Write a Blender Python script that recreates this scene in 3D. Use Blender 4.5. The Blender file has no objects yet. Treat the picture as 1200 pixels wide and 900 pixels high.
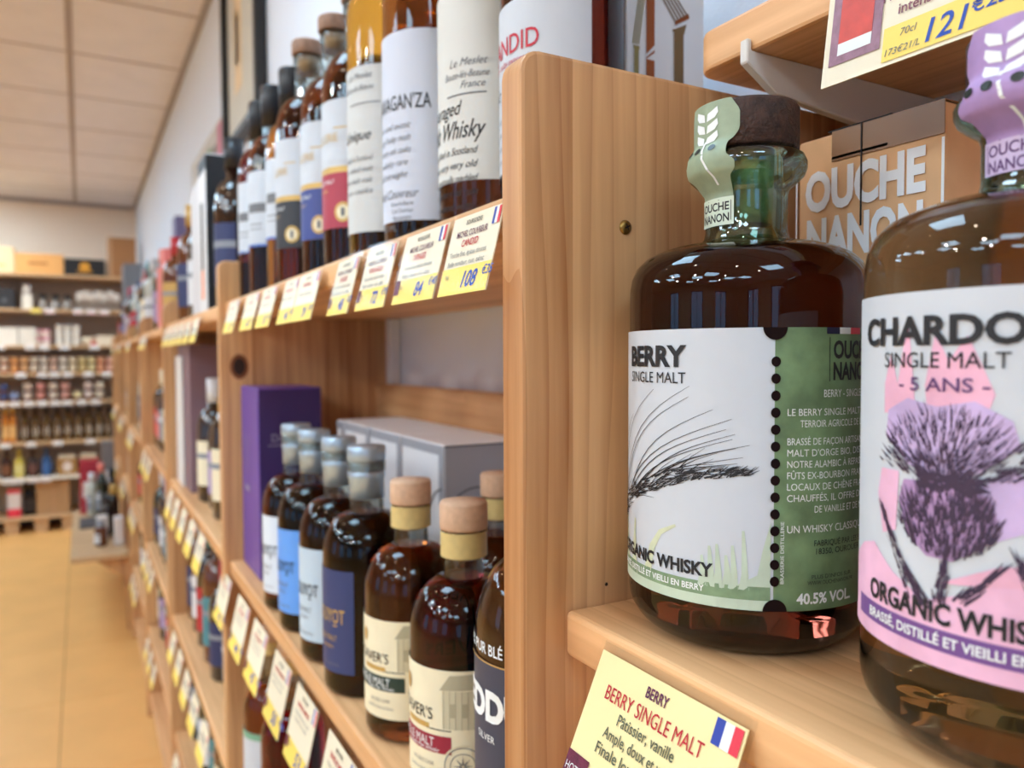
import bpy, bmesh, math, random
from mathutils import Matrix, Vector
from math import sin, cos, pi, radians as R_

# ------------------------------------------------------------------ camera, world, exposure
sc = bpy.context.scene
COL = sc.collection
rnd = random.Random(7)

def make_camera():
    yaw, pitch, roll = R_(29.3), R_(-2.1), R_(.25)
    f = Vector((sin(yaw)*cos(pitch), cos(yaw)*cos(pitch), sin(pitch)))
    r0 = Vector((cos(yaw), -sin(yaw), 0)); u0 = r0.cross(f)
    r = r0*cos(roll) - u0*sin(roll); u = u0*cos(roll) + r0*sin(roll)
    cd = bpy.data.cameras.new('camera'); co = bpy.data.objects.new('camera', cd); COL.objects.link(co)
    m = Matrix((r, u, -f)).transposed().to_4x4(); m.translation = (0, 0, 1.25)
    co.matrix_world = m
    cd.sensor_width = 36; cd.lens = 27; cd.clip_start = .01; cd.clip_end = 60
    cd.dof.use_dof = True; cd.dof.focus_distance = .325; cd.dof.aperture_fstop = 9.0
    sc.camera = co
make_camera()

w = bpy.data.worlds.new('world'); sc.world = w; w.use_nodes = True
w.node_tree.nodes['Background'].inputs[0].default_value = (.42, .66, 1, 1)
w.node_tree.nodes['Background'].inputs[1].default_value = 2.2
vs = sc.view_settings
vs.view_transform = 'Standard'; vs.look = 'None'; vs.gamma = 1; vs.use_curve_mapping = False
vs.exposure = 0.25
sc.cycles.caustics_reflective = False; sc.cycles.caustics_refractive = False
sc.cycles.sample_clamp_indirect = 6; sc.cycles.blur_glossy = .3
sc.cycles.max_bounces = 12; sc.cycles.diffuse_bounces = 6; sc.cycles.transmission_bounces = 10

LED, LEDC = 14.5, (.755, .90, 1)
SPOTW, SPOTC = 1.7, (1, .95, .89)

# ------------------------------------------------------------------ materials
def lin(c):
    return tuple(((x/255)/12.92 if x/255 <= .04045 else ((x/255+.055)/1.055)**2.4) for x in c)

_M = {}
def mat(name, rgb=(200, 200, 200), rough=.5, metal=0., trans=0., ior=1.45, coat=0., emit=0., noise=0., nscale=40., bump=0., bscale=200., alpha=1., spec=.5):
    if name in _M: return _M[name]
    m = bpy.data.materials.new(name); m.use_nodes = True
    nt = m.node_tree; b = nt.nodes['Principled BSDF']
    c = lin(rgb) + (1,)
    b.inputs['Base Color'].default_value = c
    b.inputs['Roughness'].default_value = rough; b.inputs['Metallic'].default_value = metal
    b.inputs['Transmission Weight'].default_value = trans; b.inputs['IOR'].default_value = ior
    b.inputs['Coat Weight'].default_value = coat; b.inputs['Alpha'].default_value = alpha
    b.inputs['Specular IOR Level'].default_value = spec
    if emit:
        b.inputs['Emission Color'].default_value = c; b.inputs['Emission Strength'].default_value = emit
    if noise or bump:
        tc = nt.nodes.new('ShaderNodeTexCoord')
    if noise:
        n = nt.nodes.new('ShaderNodeTexNoise'); n.inputs['Scale'].default_value = nscale; n.inputs['Detail'].default_value = 5
        nt.links.new(tc.outputs['Object'], n.inputs['Vector'])
        mx = nt.nodes.new('ShaderNodeMix'); mx.data_type = 'RGBA'
        mx.inputs[6].default_value = tuple(x*(1-noise) for x in c[:3]) + (1,)
        mx.inputs[7].default_value = tuple(min(1, x*(1+noise)) for x in c[:3]) + (1,)
        ramp = nt.nodes.new('ShaderNodeMapRange'); ramp.inputs[1].default_value = .3; ramp.inputs[2].default_value = .7
        nt.links.new(n.outputs['Fac'], ramp.inputs[0]); nt.links.new(ramp.outputs[0], mx.inputs[0])
        nt.links.new(mx.outputs[2], b.inputs['Base Color'])
    if bump:
        n2 = nt.nodes.new('ShaderNodeTexNoise'); n2.inputs['Scale'].default_value = bscale; n2.inputs['Detail'].default_value = 3
        nt.links.new(tc.outputs['Object'], n2.inputs['Vector'])
        bp = nt.nodes.new('ShaderNodeBump'); bp.inputs['Strength'].default_value = bump; bp.inputs['Distance'].default_value = .002
        nt.links.new(n2.outputs['Fac'], bp.inputs['Height']); nt.links.new(bp.outputs['Normal'], b.inputs['Normal'])
    _M[name] = m; return m

def clear(name, rgb=(235, 240, 240), gloss=.12, rough=.02, edge=.75):
    """thin clear glass or plastic film: tinted straight-through light plus a mirror gloss by angle"""
    if name in _M: return _M[name]
    m = bpy.data.materials.new(name); m.use_nodes = True; nt = m.node_tree
    nt.nodes.remove(nt.nodes['Principled BSDF']); out = nt.nodes['Material Output']
    t = nt.nodes.new('ShaderNodeBsdfTransparent'); t.inputs[0].default_value = lin(rgb) + (1,)
    g = nt.nodes.new('ShaderNodeBsdfGlossy'); g.inputs['Roughness'].default_value = rough
    lw = nt.nodes.new('ShaderNodeLayerWeight'); lw.inputs[0].default_value = .25
    ma = nt.nodes.new('ShaderNodeMath'); ma.operation = 'MULTIPLY_ADD'; ma.inputs[1].default_value = edge; ma.inputs[2].default_value = gloss*.35
    nt.links.new(lw.outputs['Fresnel'], ma.inputs[0])
    mx = nt.nodes.new('ShaderNodeMixShader')
    nt.links.new(ma.outputs[0], mx.inputs[0]); nt.links.new(t.outputs[0], mx.inputs[1]); nt.links.new(g.outputs[0], mx.inputs[2])
    nt.links.new(mx.outputs[0], out.inputs['Surface'])
    _M[name] = m; return m

def wood(name, light, dark, axis='Z', across='X', strip=.055, rough=.45, knots=True, contrast=1.):
    """glue-laminated pine: lamellas of differing tone, long grain along one axis, scattered knots"""
    if name in _M: return _M[name]
    m = bpy.data.materials.new(name); m.use_nodes = True; nt = m.node_tree; N = nt.nodes.new; L = nt.links.new
    b = nt.nodes['Principled BSDF']; b.inputs['Roughness'].default_value = rough; b.inputs['Specular IOR Level'].default_value = .35
    tc = N('ShaderNodeTexCoord'); oi = N('ShaderNodeObjectInfo')
    add = N('ShaderNodeVectorMath'); add.operation = 'MULTIPLY_ADD'
    L(oi.outputs['Random'], add.inputs[0]); add.inputs[1].default_value = (3.1, 5.7, 4.3)
    L(tc.outputs['Object'], add.inputs[2])
    sp = N('ShaderNodeSeparateXYZ'); L(add.outputs[0], sp.inputs[0])
    dv = N('ShaderNodeMath'); dv.operation = 'DIVIDE'; L(sp.outputs[across], dv.inputs[0]); dv.inputs[1].default_value = strip
    fl = N('ShaderNodeMath'); fl.operation = 'FLOOR'; L(dv.outputs[0], fl.inputs[0])
    wn = N('ShaderNodeTexWhiteNoise'); wn.noise_dimensions = '1D'; L(fl.outputs[0], wn.inputs['W'])
    # each lamella shifts the grain along its own length
    sh = N('ShaderNodeVectorMath'); sh.operation = 'MULTIPLY_ADD'
    L(wn.outputs['Color'], sh.inputs[0]); sh.inputs[1].default_value = (.9, .9, .9); L(add.outputs[0], sh.inputs[2])
    mp = N('ShaderNodeMapping'); L(sh.outputs[0], mp.inputs[0])
    k = {'X': 0, 'Y': 1, 'Z': 2}[axis]; s = [1., 1., 1.]; s[k] = .045; mp.inputs['Scale'].default_value = s
    n1 = N('ShaderNodeTexNoise'); n1.inputs['Scale'].default_value = 42; n1.inputs['Detail'].default_value = 3; n1.inputs['Distortion'].default_value = .6
    L(mp.outputs[0], n1.inputs['Vector'])
    n2 = N('ShaderNodeTexNoise'); n2.inputs['Scale'].default_value = 330; n2.inputs['Detail'].default_value = 3; L(mp.outputs[0], n2.inputs['Vector'])
    mr = N('ShaderNodeMapRange'); mr.inputs[1].default_value = .42; mr.inputs[2].default_value = .66; L(n1.outputs['Fac'], mr.inputs[0])
    m1 = N('ShaderNodeMath'); m1.operation = 'MULTIPLY'; m1.inputs[1].default_value = .42*contrast; L(mr.outputs[0], m1.inputs[0])
    m2 = N('ShaderNodeMath'); m2.operation = 'MULTIPLY_ADD'; m2.inputs[1].default_value = .28*contrast; L(wn.outputs['Value'], m2.inputs[0]); L(m1.outputs[0], m2.inputs[2])
    m3 = N('ShaderNodeMath'); m3.operation = 'MULTIPLY_ADD'; m3.inputs[1].default_value = .3*contrast; L(n2.outputs['Fac'], m3.inputs[0]); L(m2.outputs[0], m3.inputs[2])
    wv = N('ShaderNodeTexWave'); wv.wave_type = 'BANDS'; wv.bands_direction = across; wv.wave_profile = 'SAW'
    wv.inputs['Scale'].default_value = 26; wv.inputs['Distortion'].default_value = 6; wv.inputs['Detail'].default_value = 1.5; wv.inputs['Detail Scale'].default_value = .8
    mp2 = N('ShaderNodeMapping'); s2 = [1., 1., 1.]; s2[k] = .13; mp2.inputs['Scale'].default_value = s2; L(sh.outputs[0], mp2.inputs[0]); L(mp2.outputs[0], wv.inputs['Vector'])
    pw = N('ShaderNodeMath'); pw.operation = 'POWER'; pw.inputs[1].default_value = 3.5; L(wv.outputs['Fac'], pw.inputs[0])
    m5 = N('ShaderNodeMath'); m5.operation = 'MULTIPLY_ADD'; m5.inputs[1].default_value = .24*contrast; L(pw.outputs[0], m5.inputs[0]); L(m3.outputs[0], m5.inputs[2]); m3 = m5
    m4 = N('ShaderNodeMath'); m4.operation = 'SUBTRACT'; m4.inputs[1].default_value = .20*contrast; m4.use_clamp = True; L(m3.outputs[0], m4.inputs[0])
    mx = N('ShaderNodeMix'); mx.data_type = 'RGBA'; mx.inputs[6].default_value = lin(light) + (1,); mx.inputs[7].default_value = lin(dark) + (1,)
    L(m4.outputs[0], mx.inputs[0])
    L(mx.outputs[2], b.inputs['Base Color'])
    bp = N('ShaderNodeBump'); bp.inputs['Strength'].default_value = .08; bp.inputs['Distance'].default_value = .001
    L(n2.outputs['Fac'], bp.inputs['Height']); L(bp.outputs['Normal'], b.inputs['Normal'])
    _M[name] = m; return m

W_UP = wood('pine_upright', (222, 174, 124), (158, 102, 58), 'Z', 'X', contrast=1.15)
W_SH = wood('pine_shelf', (238, 188, 136), (182, 122, 74), 'Y', 'X')
W_FAR = wood('pale_board', (206, 172, 132), (170, 130, 90), 'X', 'Y')
KNOT = mat('knot', (38, 22, 14), .6)
WHITE = mat('white_paper', (196, 202, 210), .55, noise=.02, nscale=60)
CREAM = mat('cream_paper', (232, 222, 190), .6, noise=.03, nscale=80)
BLACK = mat('black_ink', (30, 30, 34), .6)
GREYINK = mat('grey_ink', (110, 112, 116), .6)
WINK = mat('white_ink', (232, 236, 236), .6)
REDINK = mat('red_ink', (190, 28, 50), .6)
GOLDINK = mat('gold_ink', (200, 165, 95), .45, .3)
BLUEINK = mat('blue_ink', (30, 75, 175), .6)
PURPINK = mat('plum_ink', (95, 30, 75), .6)
OLIVINK = mat('olive_ink', (95, 98, 78), .6)
TAGPAPER = mat('tag_paper', (236, 226, 200), .5)
TAGPALE = mat('tag_pale_yellow', (242, 226, 166), .5)
TAGYELLOW = mat('tag_yellow', (248, 218, 104), .5)
FLAGB = mat('flag_blue', (40, 65, 160), .5); FLAGR = mat('flag_red', (225, 55, 75), .5)
FILM = clear('clear_film', (252, 252, 252), .03, .12, .06)
CLEARG = clear('clear_glass', (222, 228, 224), .2)
GREENG = clear('green_glass', (206, 228, 216), .25)
PLUM = mat('plum_emblem', (105, 35, 62), .5, noise=.3, nscale=300)
CORK = mat('pale_cork', (205, 168, 138), .7, noise=.1, nscale=200)
STRIPPAPER = mat('closure_paper', (206, 182, 120), .55, noise=.08, nscale=150)
LEAD = mat('pewter_capsule', (176, 196, 212), .32, .55)
BLACKCAP = mat('black_capsule', (22, 22, 26), .35)
AMBERS = {}
def amber(name, rgb):
    return mat('whisky_' + name, rgb, .0, trans=1., ior=1.38)
A_DARK = amber('dark_amber', (118, 48, 18))
A_MID = amber('mid_amber', (205, 120, 48))
A_RED = amber('ruby', (110, 20, 24))
A_GOLD = amber('gold', (225, 165, 90))

# ------------------------------------------------------------------ mesh builder
class MB:
    def __init__(s): s.v = []; s.f = []; s.mi = []; s.sm = []; s.mats = []
    def m(s, mt):
        if mt not in s.mats: s.mats.append(mt)
        return s.mats.index(mt)
    def add(s, verts, faces, mt, smooth=False):
        o = len(s.v); i = s.m(mt); s.v.extend(verts)
        for f in faces:
            s.f.append([o+k for k in f]); s.mi.append(i); s.sm.append(smooth)
    def box(s, x0, x1, y0, y1, z0, z1, mt):
        v = [(x, y, z) for x in (x0, x1) for y in (y0, y1) for z in (z0, z1)]
        s.add(v, [(0, 1, 3, 2), (4, 6, 7, 5), (0, 4, 5, 1), (2, 3, 7, 6), (0, 2, 6, 4), (1, 5, 7, 3)], mt)
    def bbox(s, x0, x1, y0, y1, z0, z1, mt, bev=.003, seg=2):
        bm = bmesh.new()
        v = [bm.verts.new((x, y, z)) for x in (x0, x1) for y in (y0, y1) for z in (z0, z1)]
        for f in [(0, 1, 3, 2), (4, 6, 7, 5), (0, 4, 5, 1), (2, 3, 7, 6), (0, 2, 6, 4), (1, 5, 7, 3)]: bm.faces.new([v[i] for i in f])
        s._bev(bm, bev, seg, mt)
    def _bev(s, bm, bev, seg, mt):
        bmesh.ops.recalc_face_normals(bm, faces=bm.faces)
        bmesh.ops.bevel(bm, geom=list(bm.edges), offset=bev, segments=seg, affect='EDGES', profile=.5)
        bm.verts.ensure_lookup_table(); bm.verts.index_update()
        s.add([tuple(x.co) for x in bm.verts], [[x.index for x in f.verts] for f in bm.faces], mt, False); bm.free()
    def prism(s, pts, to3, d0, d1, mt, bev=0, seg=2):
        """polygon pts (a, b) extruded along a third axis from d0 to d1; to3(a, b, d) places a point"""
        n = len(pts); bm = bmesh.new()
        lo = [bm.verts.new(to3(a, b, d0)) for a, b in pts]; hi = [bm.verts.new(to3(a, b, d1)) for a, b in pts]
        bm.faces.new(lo); bm.faces.new(hi[::-1])
        for i in range(n): bm.faces.new((lo[i], hi[i], hi[(i+1) % n], lo[(i+1) % n]))
        if bev: s._bev(bm, bev, seg, mt)
        else:
            bmesh.ops.recalc_face_normals(bm, faces=bm.faces); bm.verts.index_update()
            s.add([tuple(x.co) for x in bm.verts], [[x.index for x in f.verts] for f in bm.faces], mt, False); bm.free()
    def lathe(s, prof, mt, seg=48, c=(0, 0, 0), cap=True):
        n = len(prof); v = []
        for r, z in prof:
            for k in range(seg):
                a = 2*pi*k/seg; v.append((c[0]+r*cos(a), c[1]+r*sin(a), c[2]+z))
        f = []
        for i in range(n-1):
            for k in range(seg):
                f.append((i*seg+k, i*seg+(k+1) % seg, (i+1)*seg+(k+1) % seg, (i+1)*seg+k))
        s.add(v, f, mt, True)
        if cap:
            o = len(s.v) - len(v)
            for f0, p in ((list(range(seg))[::-1], prof[0]), ([(n-1)*seg+k for k in range(seg)], prof[-1])):
                if p[0] > 1e-5:
                    s.f.append([o+k for k in f0]); s.mi.append(s.m(mt)); s.sm.append(False)
    def cylpatch(s, rad, a0, a1, z0, z1, mt, n=40, c=(0, 0)):
        v = []; f = []
        for i in range(n+1):
            a = R_(a0+(a1-a0)*i/n); v += [(c[0]+rad*cos(a), c[1]+rad*sin(a), z0), (c[0]+rad*cos(a), c[1]+rad*sin(a), z1)]
        for i in range(n): f.append((2*i, 2*i+2, 2*i+3, 2*i+1))
        s.add(v, f, mt, True)
    def tube(s, pts, rad, mt, seg=8):
        v = []; n = len(pts); P = [Vector(p) for p in pts]
        for i, p in enumerate(P):
            t = (P[min(i+1, n-1)]-P[max(i-1, 0)]).normalized(); a = t.orthogonal().normalized(); b = t.cross(a)
            for k in range(seg): v.append(tuple(p + (a*cos(2*pi*k/seg)+b*sin(2*pi*k/seg))*rad))
        f = [(i*seg+k, i*seg+(k+1) % seg, (i+1)*seg+(k+1) % seg, (i+1)*seg+k) for i in range(n-1) for k in range(seg)]
        f += [tuple(range(seg))[::-1], tuple((n-1)*seg+k for k in range(seg))]
        s.add(v, f, mt, True)
    def poly(s, pts, mp, mt):
        # cut into narrow upright strips, so that a printed shape follows a curved label
        xa, xb = min(p[0] for p in pts), max(p[0] for p in pts); n = max(1, math.ceil((xb-xa)/.0016))
        def cut(P, x, sg):
            out = []
            for i in range(len(P)):
                p, r = P[i-1], P[i]; dp, dr = (p[0]-x)*sg, (r[0]-x)*sg
                if (dp >= 0) != (dr >= 0): t = dp/(dp-dr); out.append((x, p[1]+t*(r[1]-p[1])))
                if dr >= 0: out.append(r)
            return out
        if n == 1 or n > 200: s.add([mp(a, b) for a, b in pts], [list(range(len(pts)))], mt); return
        for i in range(n):
            P = cut(cut(pts, xa+(xb-xa)*i/n, 1), xa+(xb-xa)*(i+1)/n, -1)
            if len(P) > 2: s.add([mp(a, b) for a, b in P], [list(range(len(P)))], mt)
    def stroke(s, pts, wd, mp, mt, taper=True):
        """flat brush line through 2-D points, mapped onto a printed surface"""
        n = len(pts); L = []; Rr = []
        for i in range(n):
            x0, y0 = pts[max(i-1, 0)]; x1, y1 = pts[min(i+1, n-1)]
            l = math.hypot(x1-x0, y1-y0) or 1; nx, ny = -(y1-y0)/l, (x1-x0)/l
            h = wd*.5*((1-.75*i/(n-1)) if taper else 1)
            L.append((pts[i][0]+nx*h, pts[i][1]+ny*h)); Rr.append((pts[i][0]-nx*h, pts[i][1]-ny*h))
        v = [mp(*p) for p in L] + [mp(*p) for p in Rr]
        s.add(v, [(n+i, n+i+1, i+1, i) for i in range(n-1)], mt)
    def disc(s, cx, cy, rx, ry, mp, mt, n=20):
        s.add([mp(cx+rx*cos(2*pi*k/n), cy+ry*sin(2*pi*k/n)) for k in range(n)], [list(range(n))], mt)
    def ring(s, cx, cy, r0, r1, mp, mt, n=36, a0=0, a1=360):
        v = []
        for k in range(n+1):
            a = R_(a0+(a1-a0)*k/n); v += [mp(cx+r0*cos(a), cy+r0*sin(a)), mp(cx+r1*cos(a), cy+r1*sin(a))]
        s.add(v, [(2*k, 2*k+1, 2*k+3, 2*k+2) for k in range(n)], mt)
    def rect(s, x0, x1, y0, y1, mp, mt, n=1):
        v = []
        for i in range(n+1):
            x = x0+(x1-x0)*i/n; v += [mp(x, y0), mp(x, y1)]
        s.add(v, [(2*i, 2*i+2, 2*i+3, 2*i+1) for i in range(n)], mt)
    def text(s, txt, size, x, y, mp, mt, align='C', bold=0, shear=0, sx=1., fit=None):
        v, f, (xa, xb) = glyphs(txt, bold, shear)
        if fit: sx = fit/max(1e-6, (xb-xa)*size)
        ox = {'C': -(xa+xb)/2, 'L': -xa, 'R': -xb}[align]
        s.add([mp(x+(a+ox)*size*sx, y+b*size) for a, b in v], f, mt)
    def mesh(s, name):
        me = bpy.data.meshes.new(name); me.from_pydata(s.v, [], s.f)
        for mt in s.mats: me.materials.append(mt)
        me.polygons.foreach_set('material_index', s.mi); me.polygons.foreach_set('use_smooth', s.sm); me.update()
        return me
    def build(s, name, parent=None, loc=None, fix=False):
        me = s.mesh(name)
        if fix:
            bm = bmesh.new(); bm.from_mesh(me); bmesh.ops.recalc_face_normals(bm, faces=bm.faces); bm.to_mesh(me); bm.free()
        o = bpy.data.objects.new(name, me); COL.objects.link(o)
        if parent: o.parent = parent
        if loc: o.location = loc
        return o

_G = {}
def glyphs(txt, bold=0, shear=0):
    """outline of a line of lettering with cap height 1, as flat triangles"""
    k = (txt, bold, shear)
    if k not in _G:
        cu = bpy.data.curves.new('lettering', 'FONT'); cu.body = txt; cu.size = 1.; cu.resolution_u = 3
        cu.offset = bold; cu.shear = shear; cu.fill_mode = 'FRONT'
        ob = bpy.data.objects.new('lettering', cu); COL.objects.link(ob)
        dg = bpy.context.evaluated_depsgraph_get(); me = bpy.data.meshes.new_from_object(ob.evaluated_get(dg))
        v = [(p.co.x/.73, p.co.y/.73) for p in me.vertices]; f = [tuple(p.vertices) for p in me.polygons]
        bpy.data.objects.remove(ob); bpy.data.curves.remove(cu); bpy.data.meshes.remove(me)
        xs = [p[0] for p in v] or [0, 1]
        _G[k] = (v, f, (min(xs), max(xs)))
    return _G[k]

def cylmap(rad, ang, z0=0., c=(0, 0)):
    """print surface: x metres rightward along the curve from angle ang, y metres up"""
    a0 = R_(ang)
    return lambda x, y: (c[0]+rad*cos(a0+x/rad), c[1]+rad*sin(a0+x/rad), z0+y)
def facemap(x, y, z):      # a face looking to -X
    return lambda a, b: (x, y-a, z+b)
def frontmap(x, y, z):     # a face looking to -Y
    return lambda a, b: (x+a, y, z+b)
def flatmap(x, y, z):      # lying face, seen from -Y
    return lambda a, b: (x+a, y+b, z)

def tag(o, label, cat, group=None):
    o['label'] = label; o['category'] = cat
    if group: o['group'] = group
    return o
def empty(name, loc, label, cat, group=None, rz=0):
    o = bpy.data.objects.new(name, None); COL.objects.link(o); o.location = loc; o.rotation_euler = (0, 0, rz); o.empty_display_size = .02
    return tag(o, label, cat, group)
def struct(o):
    o['kind'] = 'structure'; return o
ORD = ['first', 'second', 'third', 'fourth', 'fifth', 'sixth', 'seventh', 'eighth', 'ninth', 'tenth', 'eleventh', 'twelfth', 'thirteenth']

# ------------------------------------------------------------------ room shell
WX, WY, LX, FY, CH = .43, 7.2, -5.4, -4.0, 2.51
PLASTER = mat('white_plaster', (226, 234, 246), .8, bump=.35, bscale=420)
WARMW = mat('cream_wall_paint', (236, 214, 192), .85, noise=.02, nscale=3)
FLOORM = mat('tan_vinyl', (232, 176, 106), .42, noise=.05, nscale=5)
b = MB(); b.box(WX, WX+.15, FY-.15, WY+.15, 0, CH+.1, PLASTER); struct(b.build('wall_right'))
b = MB(); b.box(LX-.15, WX, WY, WY+.15, 0, CH+.1, WARMW); struct(b.build('wall_back'))
b = MB(); b.box(LX-.15, WX+.15, FY-.15, WY+.15, -.12, -.003, mat('floor_screed', (150, 118, 78), .8)); fl = struct(b.build('floor'))
# floor: large vinyl tiles laid edge to edge, narrow dark joints between
for i in range(10):
    for j in range(19):
        x1 = .43-.515-.6*i if i else .43; x0 = -.085-.6*i
        x0, x1 = (-.085, .43) if i == 0 else (-.085-.6*i, -.085-.6*(i-1))
        y0 = -4+.6*j; y1 = min(y0+.6, WY)
        if x1 < LX: continue
        t = MB(); t.bbox(max(x0, LX)+.0012, x1-.0012, y0+.0012, y1-.0012, -.003, 0, FLOORM, .0008, 1); t.build('floor_tile', fl)
# left wall with a shop front of three glazed bays, front wall with one
WIN_Y = [(-2.6, -1.4), (-.2, 1.0), (2.4, 3.6)]
b = MB()
ys = [FY-.15] + [y for p in WIN_Y for y in p] + [WY+.15]
for i in range(0, len(ys), 2): b.box(LX-.15, LX, ys[i], ys[i+1], 0, CH+.1, WARMW)
for y0, y1 in WIN_Y: b.box(LX-.15, LX, y0, y1, 0, .35, WARMW); b.box(LX-.15, LX, y0, y1, 2.15, CH+.1, WARMW)
struct(b.build('wall_left'))
WIN_X = [(-3.9, -2.7), (-1.6, -.5)]
b = MB()
xs = [LX] + [x for p in WIN_X for x in p] + [WX]
for i in range(0, len(xs), 2): b.box(xs[i], xs[i+1], FY-.15, FY, 0, CH+.1, WARMW)
for x0, x1 in WIN_X: b.box(x0, x1, FY-.15, FY, 0, .35, WARMW); b.box(x0, x1, FY-.15, FY, 2.15, CH+.1, WARMW)
struct(b.build('wall_front'))
FRAMEM = mat('dark_window_frame', (48, 46, 48), .4)
PANE = clear('window_glass', (235, 242, 248), .15)
wi = 0
for y0, y1 in WIN_Y:
    wi += 1; b = MB(); f = .05; X0, X1 = LX-.1, LX-.04
    for a, c, d, e in ((y0, y0+f, .35, 2.15), (y1-f, y1, .35, 2.15), (y0+f, y1-f, .35, .35+f), (y0+f, y1-f, 2.15-f, 2.15), ((y0+y1)/2-.02, (y0+y1)/2+.02, .35+f, 2.15-f)): b.box(X0, X1, a, c, d, e, FRAMEM)
    o = struct(b.build('window_%d' % wi)); p = MB(); p.box(LX-.073, LX-.067, y0+f, y1-f, .35+f, 2.15-f, PANE); p.build('pane', o)
for x0, x1 in WIN_X:
    wi += 1; b = MB(); f = .05; Y0, Y1 = FY-.1, FY-.04
    for a, c, d, e in ((x0, x0+f, .35, 2.15), (x1-f, x1, .35, 2.15), (x0+f, x1-f, .35, .35+f), (x0+f, x1-f, 2.15-f, 2.15), ((x0+x1)/2-.02, (x0+x1)/2+.02, .35+f, 2.15-f)): b.box(a, c, Y0, Y1, d, e, FRAMEM)
    o = struct(b.build('window_%d' % wi)); p = MB(); p.box(x0+f, x1-f, FY-.073, FY-.067, .35+f, 2.15-f, PANE); p.build('pane', o)

# suspended ceiling: tiles lie in a grid of bars; some cells hold a light panel
b = MB(); b.box(LX-.15, WX+.15, FY-.15, WY+.15, CH+.05, CH+.1, WARMW); ce = struct(b.build('ceiling'))
TILE = mat('mineral_ceiling_tile', (236, 228, 228), .9, noise=.03, nscale=8, bump=.1, bscale=300)
BARM = mat('ceiling_bar', (178, 160, 150), .6)
xg = [WX, -.012] + [-.012-.6*i for i in range(1, 9)] + [LX]
yg = [FY] + [3.1-.595*i for i in range(11, 0, -1)] + [3.1+.595*i for i in range(0, 7)] + [WY]
LAMPS = [(1, 4), (1, 8), (2, 14), (2, 17), (3, 13), (3, 16), (4, 3), (4, 6), (4, 9), (4, 12), (5, 4), (5, 7), (5, 10), (7, 5), (7, 8)]  # panels over the shelves and towards the rack are added to brighten them
WORDX = {1: 'added row over the shelves', 2: 'added second row', 3: 'added third row', 4: 'middle row', 5: 'fifth row', 7: 'row on the window side'}
for i in range(len(xg)-1):
    for j in range(len(yg)-1):
        x0, x1, y0, y1 = xg[i+1], xg[i], yg[j], yg[j+1]
        if (i, j) in LAMPS:
            cx, cy = (x0+x1)/2, (y0+y1)/2
            o = empty('ceiling_light', (cx, cy, CH), 'square white light panel in the ceiling, %s of the %s' % (ORD[[q for q in LAMPS if q[0] == i].index((i, j))], WORDX[i]), 'ceiling light', 'ceiling light panels')
            q = MB(); q.box(-.28, .28, -.28, .28, .004, .012, mat('led_panel', tuple(int(255*c) for c in LEDC), .5, emit=LED)); q.build('diffuser', o)
            q = MB()
            for bx in ((-.297, -.28, -.295, .295), (.28, .297, -.295, .295), (-.28, .28, -.295, -.28), (-.28, .28, .28, .295)): q.box(*bx, 0, .014, mat('white_metal', (225, 225, 225), .4))
            q.build('frame', o)
        else:
            t = MB(); t.bbox(x0+.008, x1-.008, y0+.008, y1-.008, CH, CH+.015, TILE, .004, 1); t.build('ceiling_tile', ce)
for x in xg[1:-1]:
    t = MB(); t.box(x-.012, x+.012, FY, WY, CH-.004, CH+.003, BARM); t.build('ceiling_bar', ce)
for y in yg[1:-1]:
    t = MB(); t.box(LX, WX, y-.007, y+.007, CH+.0005, CH+.004, BARM); t.build('ceiling_bar', ce)
t = MB(); t.box(WX-.022, WX, FY, WY, CH-.012, CH, mat('grey_trim', (170, 160, 158), .6)); struct(t.build('trim_1'))
t = MB(); t.box(LX, WX-.022, WY-.03, WY, CH-.03, CH, mat('grey_trim')); struct(t.build('trim_2'))

# track spots over the aisle: each a can with a warm lens and its own lamp
def spot(x, y, word, aim, power=1.):
    o = empty('ceiling_spot', (x, y, CH-.005), 'small warm spotlight on the ceiling, %s over the aisle' % word, 'spotlight', 'ceiling spotlights')
    q = MB(); q.lathe([(.05, 0), (.05, -.012), (.016, -.014), (.016, -.05), (.045, -.055), (.045, -.14), (.036, -.14), (.036, -.125)], mat('white_metal', (225, 225, 225), .4), 24); q.build('housing', o)
    q = MB(); q.lathe([(.0355, -.128), (.0355, -.124)], mat('warm_lens', (255, 214, 165), .4, emit=45), 24); q.build('lens', o)
    d = bpy.data.lights.new('spot_beam', 'SPOT'); d.energy = SPOTW*power; d.color = SPOTC; d.spot_size = R_(95); d.spot_blend = .8; d.shadow_soft_size = .035
    lo = bpy.data.objects.new('spot_beam', d); COL.objects.link(lo); lo.parent = o; lo.location = (0, 0, -.145)
    lo.rotation_euler = (Vector(aim)-Vector((x, y, CH-.15))).to_track_quat('-Z', 'Y').to_euler()
for i, (x, y, a) in enumerate([(-2.9, -.9, (.30, .20, 1.32)), (-2.9, .35, (.30, .25, 1.32)), (-2.9, 1.7, (.3, .9, 1.2)), (-1.9, -.75, (.30, .20, 1.2)), (-1.9, .5, (.28, .62, 1.15)), (-1.9, 1.6, (.28, 1.25, 1.1)), (-1.5, 4.5, (-.1, 6.5, .8)), (-2.1, 3.0, (.2, 2.6, 1.1))]): spot(x, y, ['thirteenth', 'fourteenth, added', 'fifteenth, added', 'sixteenth', 'seventeenth', 'eighteenth', 'nineteenth, added', 'last'][i], a, 12. if x < -2.5 else 14. if y > 4 else 7.)  # outer row and rack-facing spot are added to brighten carton and rack
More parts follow.
